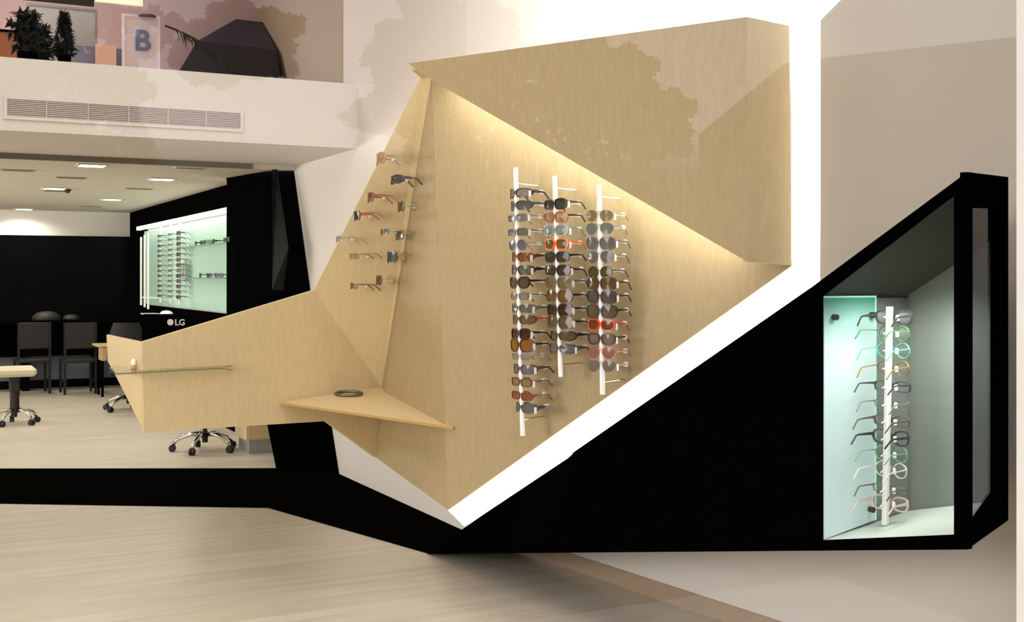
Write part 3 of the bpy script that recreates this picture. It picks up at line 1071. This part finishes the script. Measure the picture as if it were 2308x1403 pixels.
# ================================================================= GREEN LIT WALL CABINET
cy0, cy1 = 12.35, 17.75
t = thing('wall_cabinet', 'black wall cabinet with a mint green lit glass back', 'cabinet', (XW - .1, 15, 1.15))
m = MB()
m.box(XW - .16, XW - .001, cy0 - .5, 18.3, 2.33, 2.555)      # header
m.box(XW - .16, XW - .001, cy1 + .02, 18.3, 0.0, 2.33)
m.box(XW - .10, XW - .001, cy0 - .5, cy1 + .02, 0.0, 1.20)
m.box(XW - .16, XW - .001, cy0 - .5, cy0 - .02, 1.20, 2.33)
m.build('surround', BLACKM, t, world=True)
m = MB()
m.box(XW - .05, XW - .03, cy0, cy1, 1.22, 2.26)
m.build('glass_back', mat('mint_cabinet_glass', (172, 202, 184), 0.2, emit=0.26, var=0.05, scale=2), t, world=True)
m = MB()
m.box(XW - .155, XW - .11, cy0, cy1 + .1, 2.275, 2.325)
m.build('light_tube', mat('tube_glow', (255, 250, 242), 0.5, emit=3.0, var=0), t, world=True)
SH = mat('cabinet_shelf_glass', (150, 176, 160), 0.15, alpha=0.6)
shelf_z = []
for (py,) in ((549,), (626,)):
    z = EYE + (HY - py) / F * 12.7
    z = onx(490, py, XW - .12).z
    shelf_z.append(z)
    MB().box(XW - .17, XW - .05, cy0 + .02, cy0 + 2.6, z - .006, z).build('shelf', SH, t, world=True)
# rods with rows of spectacles at the far end of the cabinet
k = 0
for ri, px in enumerate((362, 385, 405)):
    c0 = onx(px, 690, XW - .20)
    t = thing('display_rod', 'white rod of spectacles in the green cabinet, %s from its dark far end' % ('first', 'second', 'third')[ri], 'display rod', (c0.x, c0.y, 1.25), group='rods in the green wall cabinet')
    MB().cbox((0, 0, .52), (.022, .022, 1.0), .004).build('rod', ROD, t)
    for z in (.06, .95):
        MB().box(.008, .145, -.006, .006, z - .006, z + .006).build('wall_bracket', ROD, t)
    for i in range(13):
        z = 1.36 + i * .064
        small_glasses('eyeglasses', 'small spectacles, %s up on the %s rod of the green wall cabinet' % (['lowest'] + ORD[1:][i - 1:i] if False else ('lowest' if i == 0 else ORD[i]), ('first', 'second', 'third')[ri]), 'eyeglasses',
                      (c0.x - .022, c0.y, z), rot_for(Vector((1, 0.15, 0))), ((70, 70, 62), (116, 100, 84), (52, 54, 50), (140, 140, 128))[(i + ri) % 4], 'spectacles in the green wall cabinet', ('rectangular', 'half-rim', 'wayfarer')[ri])
# three bare rods in front of the dark end
for i, px in enumerate((318, 326, 334)):
    c0 = onx(px, 690, XW - .30)
    t = thing('display_rod', 'pale rod against the dark cabinet end, %s of three from the room side' % ('first', 'second', 'third')[i], 'display rod', (c0.x, min(c0.y, 18.2), 1.22), group='pale rods at the dark cabinet end')
    MB().cbox((0, 0, .46), (.026, .026, .92 + .04 * i), .004).build('rod', ROD, t)
    MB().box(.0, .14, -.008, .008, .1, .116).build('wall_bracket', ROD, t)
# pairs on the two glass shelves
SHG = [((440, 455, 468, 480, 508, 520), 0, 'upper'), ((450, 470, 492, 512), 1, 'lower')]
for pxs, si, nm in SHG:
    for i, px in enumerate(pxs):
        c0 = onx(px, 560, XW - .15)
        small_glasses('eyeglasses', 'dark spectacles on the %s glass shelf of the green cabinet, %s from the column' % (nm, ORD[len(pxs) - 1 - i] if i < len(pxs) - 1 else 'first'), 'eyeglasses',
                      (c0.x, c0.y, shelf_z[si] + .024), rot_for(Vector((1, .2, 0))) + .3 * (i % 3 - 1), ((36, 36, 32), (60, 62, 56), (24, 24, 22))[i % 3], 'spectacles on the cabinet shelves', 'wayfarer')
# framed card on the lower shelf
c0 = onx(412, 608, XW - .12)
t = thing('framed_card', 'white framed card with a red dot standing in the green cabinet', 'card', (c0.x, c0.y, c0.z - .12))
MB().cbox((.0, 0, .12), (.02, .34, .26), .003).build('frame', mat('card_frame', (206, 216, 204), 0.4), t)
MB().cbox((-.011, 0, .115), (.004, .26, .17)).build('print', mat('card_print', (140, 156, 140), 0.5), t)
MB().cbox((-.013, -.09, .06), (.004, .04, .035)).build('red_dot', mat('card_red', (214, 92, 80), 0.5), t)
# pale ledge with a dome under the cabinet
a0, a1 = onx(320, 706, XW - .28), onx(452, 704, XW - .28)
o = MB().box(XW - .30, XW - .10, a1.y, a0.y, a0.z - .015, a0.z).build('pale_ledge', mat('pale_ledge_glow', (214, 208, 196), 0.5, emit=0.15))  # faint emission brightens the ledge, which is no lamp
tag(o, 'thin pale ledge under the green lit wall cabinet', 'ledge')
c0 = onx(375, 704, XW - .24)
o = MB().lathe((c0.x, c0.y, a0.z), [(.05, 0), (.17, .002), (.16, .03), (.11, .06), (.04, .07)], 20).build('white_dome', mat('dome_glow', (228, 222, 212), 0.4, emit=0.2), smooth=True)  # slight emission put into the white, the dome gives no light itself
o.scale = (.5, 1, 1)
o.location = (c0.x * .5, 0, 0)
tag(o, 'low white dome sitting on the pale ledge under the cabinet', 'dome')

# ================================================================= RECEPTION DESK, MONITOR, CHAIRS
zd = .95
dk = [onA(420, 830, -.035), onA(610, 800, -.035), at(590, 800, 9.4), at(500, 800, 10.6), at(400, 830, 8.8)]
for p in dk:
    p.z = zd
MB().prism(dk, (0, 0, -.03)).build('desk_top', WOOD, disp, world=True)
px0, px1 = onz(550, 1022, 0), onz(640, 1022, 0)
yy0 = 10.64
pl = thing('drawer_unit', 'pale wood drawer unit on a grey plinth beside the black column foot', 'drawer unit', (px0.x, yy0, 0))
MB().box(px0.x, px1.x, yy0, yy0 + .42, .125, .80).build('carcass', WOOD, pl, world=True)
MB().box(px0.x + .03, px1.x, yy0 + .02, yy0 + .40, .0, .123).build('plinth', mat('grey_plinth', (150, 150, 148), 0.5), pl, world=True)
for z0 in (.14, .36, .58):
    d_ = MB().box(px0.x + .012, px1.x - .012, yy0 - .014, yy0 - .001, z0, z0 + .21).build('drawer', WOOD, pl, world=True)
    hm = MB().box(px0.x + .08, px1.x - .08, yy0 - .03, yy0 - .015, z0 + .15, z0 + .165)
    off = Vector(pl['_loc'])
    hm.v = [v - off for v in hm.v]
    hm.build('handle', CHROME, d_)
# monitor seen from behind with its logo
mc = at(412, 770, 8.2)
t = thing('computer_monitor', 'black computer monitor seen from behind with round logo, above the timber arm', 'monitor', (mc.x, mc.y, zd), math.atan2(RT.y, RT.x))
MB().cbox((0, 0, .215), (.56, .045, .36), .012).build('back_shell', BLACKM, t)
MB().cbox((0, -.026, .18), (.30, .02, .2), .008).build('bulge', BLACKM, t)
MB().cbox((0, .0, .03), (.06, .04, .05), .01).build('neck', BLACKM, t)
MB().lathe((0, 0, 0.0), [(.12, 0.001), (.12, .012), (.05, .022)], 24).build('foot', BLACKM, t)
LOGO = mat('silver_logo_glow', (176, 170, 160), 0.4, emit=0.25)  # silver with a slight emission added, the logo is no lamp
lz = (at(0, 727, 8.15).z - zd)
lg = MB()
lg.add([(-.075 + .022 * math.cos(2 * math.pi * q / 24), -.0375, lz + .022 * math.sin(2 * math.pi * q / 24)) for q in range(24)], [tuple(range(24))])
lg.build('logo', LOGO, t)


def text_part(body, size, m_, parent, loc, name='lettering'):
    cu = bpy.data.curves.new(name, 'FONT')
    cu.body = body
    cu.size = size
    cu.extrude = .001
    cu.offset = size * .02
    tmp = bpy.data.objects.new('tmp_text', cu)
    COL.objects.link(tmp)
    bpy.context.view_layer.update()
    me = bpy.data.meshes.new_from_object(tmp.evaluated_get(bpy.context.evaluated_depsgraph_get()))
    bpy.data.objects.remove(tmp)
    me.materials.clear()
    me.materials.append(m_)
    o_ = bpy.data.objects.new(name, me)
    COL.objects.link(o_)
    if parent is not None:
        o_.parent = parent
    o_.location = loc
    o_.rotation_euler = (math.pi / 2, 0, 0)
    return o_


text_part('LG', .058, LOGO, t, (-.045, -.038, lz - .020))


def star_base(t, r=.29, hz=.11, n=5, ph=0.0, parent_name='base'):
    for i in range(n):
        a_ = 2 * math.pi * i / n + ph
        d = Vector((math.cos(a_), math.sin(a_), 0))
        m_ = MB()
        m_.tube([d * .03 + UP * (hz + .05), d * (r * .45) + UP * (hz + .045), d * (r * .8) + UP * (hz + .01), d * r + UP * (hz - .045)], [.024, .021, .018, .015], 8)
        sp_ = m_.build('base_spoke', CHROME, t, smooth=True)
        w = MB()
        tg = Vector((-d.y, d.x, 0))
        for sgn in (-1, 1):
            cc = d * r + tg * (.013 * sgn) + UP * .032
            w.loft([[cc + tg * (u * .009) + (d * math.cos(b_) + UP * math.sin(b_)) * .032 for b_ in [2 * math.pi * q / 14 for q in range(14)]] for u in (-1, 1)])
        w.tube([d * r + UP * .028, d * r + UP * .068], .007, 6)
        w.build('caster', RUBBER, sp_)
    MB().lathe((0, 0, 0), [(.026, hz - .03), (.03, hz + .06), (.024, hz + .07)], 14).build('hub', RUBBER, t)


def office_chair(label, loc, rz, seat_m, back_h, ph, seat_w=.44):
    t_ = thing('office_chair', label, 'chair', loc, rz, 'swivel office chairs')
    star_base(t_, ph=ph)
    MB().lathe((0, 0, 0), [(.02, .15), (.02, .40)], 12).build('gas_lift', RUBBER, t_)
    MB().cbox((0, 0, .41), (.2, .18, .025), .008).build('seat_plate', RUBBER, t_)
    MB().cbox((0, 0, .455), (seat_w, .42, .065), .025).build('seat', seat_m, t_)
    m_ = MB()
    m_.bar([(0, .18, .42), (0, .26, .46), (0, .27, .72)], .03, .05)
    m_.build('back_strut', RUBBER, t_)
    b_ = MB()
    nx, nz_ = 7, 6
    rings = []
    for iz in range(nz_ + 1):
        z = .58 + (back_h - .58) * iz / nz_
        ww = seat_w * .5 * (1 - .35 * (iz / nz_) ** 3)
        rings.append([Vector((ww * (2 * ix / nx - 1), .25 - .05 * (2 * ix / nx - 1) ** 2 + .03 * iz / nz_, z)) for ix in range(nx + 1)] +
                     [Vector((ww * (1 - 2 * ix / nx), .275 - .05 * (1 - 2 * ix / nx) ** 2 + .03 * iz / nz_, z)) for ix in range(nx + 1)])
    b_.loft(rings)
    b_.build('backrest', seat_m, t_, smooth=False)
    return t_


DARKM = mat('black_mesh_fabric', (7, 7, 6), 0.7)
c0 = onz(462, 1017, 0)
office_chair('chrome based office chair behind the timber arm, closest to the black floor strip', (c0.x, c0.y, 0), -YAW + .3, DARKM, .88, .5)
c0 = onz(290, 925, 0)
office_chair('black backed office chair half hidden behind the end of the timber arm', (c0.x, c0.y, 0), -YAW + math.pi + .2, DARKM, 1.06, .9)
# cream stool with chrome star base
c0 = onz(33, 957, 0)
t = thing('swivel_stool', 'cream topped swivel stool with black post and chrome star base', 'stool', (c0.x, c0.y, 0))
star_base(t, r=.25, ph=.35)
MB().lathe((0, 0, 0), [(.05, .13), (.045, .5)], 14).build('post', RUBBER, t)
MB().cbox((.0, 0, .44), (.11, .1, .2), .02).build('mechanism', RUBBER, t)
MB().cbox((0, 0, .575), (.42, .40, .1), .03).build('seat', CREAM, t)

# dining chairs at the black counter
def side_chair(label, loc, rz):
    t_ = thing('side_chair', label, 'chair', loc, rz, 'black chairs at the far counter')
    BM = mat('chair_black', (14, 13, 12), 0.45)
    for sx in (-1, 1):
        for sy in (-1, 1):
            m_ = MB()
            m_.bar([(sx * .2, sy * .19, 0), (sx * .2, sy * .19, .45 if sy > 0 else .98)], .032, .032)
            m_.build('leg', BM, t_)
    MB().cbox((0, 0, .455), (.44, .44, .05), .012).build('seat', mat('chair_seat', (26, 25, 22), 0.55), t_)
    MB().cbox((0, -.195, .80), (.38, .03, .36), .01).build('backrest', mat('chair_back', (22, 21, 19), 0.55), t_)
    m_ = MB()
    for sx in (-1, 1):
        m_.box(sx * .2 - .012, sx * .2 + .012, -.18, .18, .16, .185)
    m_.build('stretcher', BM, t_)
    return t_


for px, lab in ((74, 'black chair with grey back at the far counter, behind the cream stool'), (178, 'black chair with grey back at the far counter, between stool and timber arm')):
    c0 = onz(px, 888, 0)
    side_chair(lab, (c0.x, c0.y + .1, 0), random.uniform(-.15, .1))
# black counter along the far wall
t = thing('counter_table', 'long black counter table along the black far wall', 'table', (1.0, 18.1, 0))
MB().box(-.8, 2.55, 17.92, 18.3, .90, .95).build('top', BLACK, t, world=True)
for x in (-.7, .55, 1.5, 2.45):
    MB().box(x - .05, x + .05, 17.95, 18.25, 0, .9).build('leg', BLACKM, t, world=True)
MB().box(-.8, 2.5, 18.1, 18.14, .5, .9).build('modesty_panel', BLACKM, t, world=True)
for px, s_, lab in ((105, .2, 'grey dome shaped lamp on the black far counter'), (160, .12, 'small dark grey dome on the black far counter')):
    c0 = ony(px, 712, 18.1)
    t = thing('dome_lamp', lab, 'lamp', (c0.x, 18.1, .95), group=None)
    MB().lathe((0, 0, 0), [(s_ * .4, 0.0), (s_ * .4, .015), (.015, .02), (.015, .04)], 16).build('base', BLACKM, t)
    MB().lathe((0, 0, .04), [(s_, 0), (s_ * .92, s_ * .3), (s_ * .6, s_ * .55), (s_ * .2, s_ * .62)], 20).build('shade', mat('grey_shade', (46, 45, 39), 0.6), t, smooth=True)
# small wooden drawer table behind the arm end
c0 = onz(228, 896, 0)
t = thing('drawer_table', 'small pale wood drawer table on black legs behind the arm end', 'table', (c0.x, c0.y, 0))
MB().cbox((.25, .2, .685), (.62, .44, .03), .004).build('top', WOOD, t)
d_ = MB().cbox((.27, .0, .57), (.5, .02, .17), .003).build('drawer', mat('tan_drawer', (170, 148, 110), 0.5), t)
MB().cbox((.27, -.016, .58), (.1, .012, .012), .002).build('handle', CHROME, d_)
MB().box(.02, .52, .012, .40, .48, .67).build('carcass', WOOD, t)
for x, y in ((.02, 0.02), (.5, .02), (.02, .38), (.5, .38)):
    MB().bar([(x, y, 0), (x, y, .48)], .03, .03).build('leg', BLACKM, t)

# ================================================================= UPPER FLOOR BEHIND THE BEAM
# navy faceted block
YB = 10.9
fp = [ony(390, 160, YB - .5), ony(444, 93, YB - .1), ony(578, 108, YB - .1), ony(622, 112, YB - .1), ony(634, 178, YB - .5)]
upz = 3.112
bk2 = [ony(444, 75, YB + .1), ony(532, 43, YB + .55), ony(613, 52, YB + .55)]
blk = thing('faceted_block', 'navy black faceted block standing on the upper floor', 'block', (2.3, 10.7, 3.1))
m = MB()
base = [Vector((fp[0].x - .1, YB - .55, upz)), Vector((fp[4].x + .02, YB - .55, upz))]
base2 = [Vector((fp[0].x + .4, 11.68, upz)), Vector((fp[4].x + .02, 11.68, upz))]
mid_l, mid_r = fp[1], Vector((min(fp[3].x, XW - .02), fp[3].y, fp[3].z))
top_l, top_r2 = bk2[1], Vector((min(bk2[2].x, XW - .02), bk2[2].y, bk2[2].z))
bt_l, bt_r = Vector((top_l.x + .1, 11.68, top_l.z)), Vector((top_r2.x, 11.68, top_r2.z))
base[1].x = min(base[1].x, XW - .02)
base2[1].x = min(base2[1].x, XW - .02)
m.add([base[0], base[1], mid_r, mid_l, top_l, top_r2, bt_l, bt_r, base2[0], base2[1]],
      [(0, 1, 2, 3)])
m.build('front_face', mat('charcoal_navy', (28, 29, 38), 0.4), blk, world=True)
m = MB()
m.add([base[0], base[1], mid_r, mid_l, top_l, top_r2, bt_l, bt_r, base2[0], base2[1]],
      [(3, 2, 5, 4), (4, 5, 7, 6), (0, 3, 4, 6, 8), (1, 9, 7, 5, 2)])
m.build('upper_facets', mat('deep_navy', (32, 34, 58), 0.4), blk, world=True)


def tree_reflection(name, label, px, py0, py1, wpx, Y, seed, cone=False):  # dark tree reflections in the glass, modelled as plants upstairs
    rnd = random.Random(seed)
    b0_ = ony(px, py1, Y)
    hgt = ony(px, py0, Y).z - 3.1
    wd_ = wpx / F * (b0_ - EYEP).dot(FW)
    t_ = thing(name, label, 'reflection', (b0_.x, Y, 3.1))
    MB().lathe((0, 0, 0), [(wd_ * .25, 0), (wd_ * .32, .12), (wd_ * .3, .13)], 14).build('added_pot', BLACKM, t_)
    MB().tube([(0, 0, .1), (0.01, 0, hgt * .9)], [.02, .008], 6).build('stem', mat('dark_bark', (26, 20, 14), 0.8), t_)
    m_ = MB()
    for i in range(420):
        u = rnd.random()
        z = .14 + (hgt - .14) * u
        if cone:
            rr = wd_ * .5 * (1 - u) ** .8
        else:
            rr = wd_ * .5 * (.45 + .55 * math.sin(math.pi * (u * .8 + .1))) * (.75 + .5 * math.sin(u * 21))
        a_ = rnd.uniform(0, 6.283)
        q_ = rr * math.sqrt(rnd.random())
        c_ = Vector((q_ * math.cos(a_), q_ * math.sin(a_) * .6, z))
        d1 = Vector((rnd.uniform(-1, 1), rnd.uniform(-1, 1), rnd.uniform(-.4, 1))).normalized() * .055
        d2 = d1.orthogonal().normalized() * .02
        m_.add([c_ - d1, c_ + d2, c_ + d1, c_ - d2], [(0, 1, 2, 3)])
    m_.build('foliage', mat('mirrored_leaf', (14, 17, 13), 0.8), t_)


tree_reflection('shrub_reflection', 'bushy black-green tree reflection modelled behind the mezzanine beam', 62, 30, 136, 70, 9.3, 1)
tree_reflection('shrub_reflection', 'smaller ragged tree reflection modelled between the bushy one and the cone', 98, 62, 138, 40, 9.9, 2)
tree_reflection('conifer_reflection', 'narrow cone shaped dark tree reflection modelled behind the mezzanine beam', 145, 34, 140, 46, 9.3, 3, cone=True)
# orange panel, grey boards, poster with letter
def upright(name, label, cat, pxa, pya, pxb, pyb, Y, m_, legs=True, frame=None):
    a_, b_ = ony(pxa, pya, Y), ony(pxb, pyb, Y)
    t_ = thing(name, label, cat, ((a_.x + b_.x) / 2, Y, 3.1))
    MB().box(a_.x, b_.x, Y, Y + .03, 3.101 if name not in ('dark_canopy', 'hanging_lamp_panel') else b_.z, a_.z).build('board', m_, t_, world=True)
    if frame:
        f_ = MB()
        z0_ = max(b_.z, 3.101)
        f_.box(a_.x - .02, b_.x + .02, Y - .005, Y + .035, a_.z, a_.z + .02)
        f_.box(a_.x - .02, a_.x, Y - .005, Y + .035, 3.101, a_.z)
        f_.box(b_.x, b_.x + .02, Y - .005, Y + .035, 3.101, a_.z)
        f_.build('frame', frame, t_, world=True)
    return t_, a_, b_


upright('orange_screen', 'rust orange screen low behind the dark tree reflections upstairs', 'screen', -60, 66, 54, 130, 10.2, mat('rust_orange', (120, 66, 26), 0.7, var=.4, scale=9), frame=BLACKM)
upright('grey_partition', 'pale grey partition board behind the cone shaped reflection', 'partition', 66, 12, 214, 150, 10.3, mat('grey_board', (150, 146, 140), 0.7, var=.06), frame=mat('grey_edge', (120, 116, 112), 0.6))
hb_, ha, hc = upright('dark_canopy', 'near black hanging fascia along the top of the upper floor', 'canopy', -80, -60, 212, 14, 9.6, mat('umber_black', (30, 18, 12), 0.7, var=.5, scale=7))
upright('cabinet_screen', 'blue grey low cabinet with peach panels upstairs', 'cabinet', 150, 100, 276, 160, 10.12, mat('slate_blue', (112, 108, 126), 0.6, var=.15, scale=8))
pk, pa, pb2 = upright('peach_panel', 'peach coloured panel leaning upstairs beside the lettered sign', 'panel', 216, 98, 262, 150, 9.95, mat('peach', (206, 164, 140), 0.7))
sg_, sa, sb = upright('lettered_sign', 'pale lilac sign with a blue grey letter behind the beam', 'sign', 282, 36, 355, 160, 9.9, mat('lilac_board', (204, 184, 188), 0.6, var=.08), frame=mat('sign_edge', (214, 200, 200), 0.5))
bc = ony(302, 112, 9.89)
text_part('B', .235, mat('blue_grey_letter', (96, 102, 132), 0.6), sg_, (bc.x - sg_.location.x, -.012, bc.z - 3.1), 'letter')
dc = ony(332, 38, 9.88)
MB().lathe((0, 0, 0), [(.07, 0), (.07, .012)], 8).build('badge', mat('navy_badge', (62, 62, 88), 0.6), sg_).location = (dc.x - sg_.location.x, -.015, dc.z - 3.1)
sg_.children[-1].rotation_euler = (math.pi / 2, 0, 0)
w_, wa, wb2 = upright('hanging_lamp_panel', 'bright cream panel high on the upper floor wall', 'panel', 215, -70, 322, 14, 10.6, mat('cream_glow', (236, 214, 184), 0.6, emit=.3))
# palm mirrored in the glass, modelled as fronds before the navy block
pc = ony(598, 150, 10.15)
t = thing('palm_reflection', 'black silhouetted palm reflection with spiky fronds in front of the navy block', 'reflection', (pc.x, 10.15, 3.1))
MB().lathe((0, 0, 0), [(.07, 0), (.09, .06), (.085, .065)], 14).build('added_pot', BLACKM, t)
m = MB()
rnd = random.Random(5)
for i in range(70):
    a_ = rnd.uniform(0, 6.283)
    L = rnd.uniform(.1, .2)
    d = Vector((math.cos(a_), rnd.uniform(-.3, .3), math.sin(a_))) * L
    if d.z < -.08:
        d.z = -.02
    n_ = Vector((-d.z, 0, d.x)).normalized() * .004
    m.add([Vector((0, 0, .12)) - n_, Vector((0, 0, .12)) + n_, Vector((0, 0, .12)) + d], [(0, 1, 2)])
m.build('fronds', mat('palm_black', (8, 9, 9), 0.7), t)
m = MB()
st_, en = ony(372, 58, 10.1) - Vector((pc.x, 10.15, 3.1)), ony(545, 172, 10.1) - Vector((pc.x, 10.15, 3.1))
mid_ = ony(470, 92, 10.1) - Vector((pc.x, 10.15, 3.1))
curve = [st_ * (1 - u) ** 2 + mid_ * 2 * u * (1 - u) + en * u * u for u in [k / 24 for k in range(25)]]
m.tube(curve, .009, 6)
for i in range(4, 25):
    for s_ in range(4):
        p = curve[i] + Vector((rnd.uniform(-.02, .02), 0, 0))
        d = Vector((rnd.uniform(0, .08), rnd.uniform(-.03, .03), -rnd.uniform(.06, .17)))
        n_ = Vector((.006, 0, 0))
        m.add([p - n_, p + n_, p + d], [(0, 1, 2)])
m.build('drooping_frond', mat('palm_stem', (30, 22, 12), 0.7), t)

# ================================================================= STREET IN FRONT OF THE SHOP (mirrored faintly in the window)
def street(px, py, d):
    """a spot on the street whose mirror image in the shop window lies in this direction"""
    p = at(px, py, d)
    return Vector((p.x, 4.4 - p.y, p.z))


LEAFM = mat('street_leaf', (20, 26, 16), 0.8)
BARK = mat('street_bark', (40, 32, 24), 0.9)


def street_tree(label, blobs, trunk, d, n, seed):
    rnd_ = random.Random(seed)
    g0 = street(trunk[0], 625, d)
    t_ = thing('street_tree', label, 'tree', (g0.x, g0.y, 0), group=None)
    hi = street(trunk[0], trunk[1], d)
    MB().tube([(0, 0, 0), (0.05, 0, hi.z * .5), (0, 0, hi.z)], [.16, .13, .08], 10).build('trunk', BARK, t_)
    m_ = MB()
    for (cx_, cy_, rx_, ry_) in blobs:
        for _ in range(n):
            a_, q_ = rnd_.uniform(0, 6.283), rnd_.random() ** .42
            wob = 1 + .16 * math.sin(a_ * 5 + seed) + .12 * math.sin(a_ * 11)
            c_ = street(cx_ + rx_ * q_ * wob * math.cos(a_), cy_ + ry_ * q_ * wob * math.sin(a_), d + rnd_.uniform(-.5, .5)) - Vector((g0.x, g0.y, 0))
            d1 = Vector((rnd_.uniform(-1, 1), rnd_.uniform(-.5, .5), rnd_.uniform(-1, 1))).normalized() * .11
            d2 = Vector((-d1.z, 0, d1.x)) * .55
            m_.add([c_ - d1, c_ + d2, c_ + d1, c_ - d2], [(0, 1, 2, 3)])
    m_.build('foliage', LEAFM, t_)


street_tree('broad dark street tree opposite the shop window, seen only mirrored', [(1130, 240, 290, 190), (1350, 200, 120, 105), (1470, 280, 85, 80), (1000, 120, 150, 150)], (1200, 300), 16, 2600, 11)
street_tree('ragged street tree at the far side of the street, seen only mirrored', [(60, 170, 300, 240), (-150, 100, 300, 300), (545, 95, 120, 82), (470, 130, 70, 45)], (80, 300), 15, 2400, 23)  # last two leaf clumps added to keep sky reflection off the navy block
bl = [street(1595, 300, 19), street(1790, 138, 19), street(2500, 60, 19), street(2500, 625, 19), street(1595, 625, 19)]
t = thing('street_building', 'dark sloped roof building across the street, seen only mirrored', 'building', (bl[3].x, bl[3].y, 0))
for p in bl[3:]:
    p.z = 0
MB().prism(bl, (0.0, -.25, 0)).build('facade', mat('dark_facade', (14, 14, 15), 0.9, spec=0), t, world=True)
struct('ground', MB().box(-40, 40, -40, -0.55, -.12, -.02), mat('asphalt', (14, 14, 14), 0.95, spec=0.0))

# ================================================================= LIGHTS
WARM = (1.0, .93, .82)
NEUT = (1.0, .965, .91)
area('hall_light', (0.3, 5.6, 4.85), (0, 0, -1), 3.0, 3.6, 78, NEUT)
area('hall_side_fill', (-2.6, 3.0, 1.7), (5.2, 2.2, -1.0), 1.4, 1.2, 48, NEUT, spread=110)  # added fill from the hall side, stands for no known fitting
area('back_ceiling_fill', (-3.5, 13.5, 2.1), (.75, 0, .65), .3, 8, 380, NEUT, xdir=(0, 0, 1))  # added uplight to brighten the back ceiling, no cove is known there
area('hall_front_light', (1.2, 2.9, 4.6), (.25, .7, -.7), 2.0, .8, 20, NEUT)
area('back_room_fill', (0.6, 14.5, 2.5), (0, 0, -1), 3.4, 5.0, 22, WARM)
area('upper_room_light', (0.8, 10.2, 4.8), (0, .3, -1), 2.6, 1.2, 85, (1, .9, .88))
# recess lighting behind the diagonal fascia edge
ea, eb = onF(1660, 575, -.06), onF(990, 192, -.06)
mid_e = (ea + eb) / 2 + Vector((0, 0, .04))
perp = (eb - ea).normalized().cross(NB)
if perp.z > 0:
    perp = -perp
area('recess_light', tuple(mid_e), -NB * .55 + perp * 1.0, (eb - ea).length, .03, 6.0, (1, .97, .92), xdir=(eb - ea))
# halo light above and behind the box
ha_, hb2 = onF(1000, 130, -.35), onF(1760, 30, -.30)
mh = (ha_ + hb2) / 2 + Vector((0, 0, .05))
area('halo_light', tuple(mh), Vector((.75, .35, .75)), (hb2 - ha_).length, .1, 22, (1, .97, .93), xdir=(hb2 - ha_))
# inside the glazed case
area('case_light', (2.86, 2.75, 1.60), (.1, .25, -1), .18, .25, 4.0, (.96, 1, .97), spread=120)
# tube light of the green cabinet
area('cabinet_light', (XW - .22, 15, 2.3), (.5, 0, -1), .05, 5, 6, (.95, 1, .97), xdir=(1, 0, 0))

for o in LOCS:
    if '_loc' in o:
        del o['_loc']
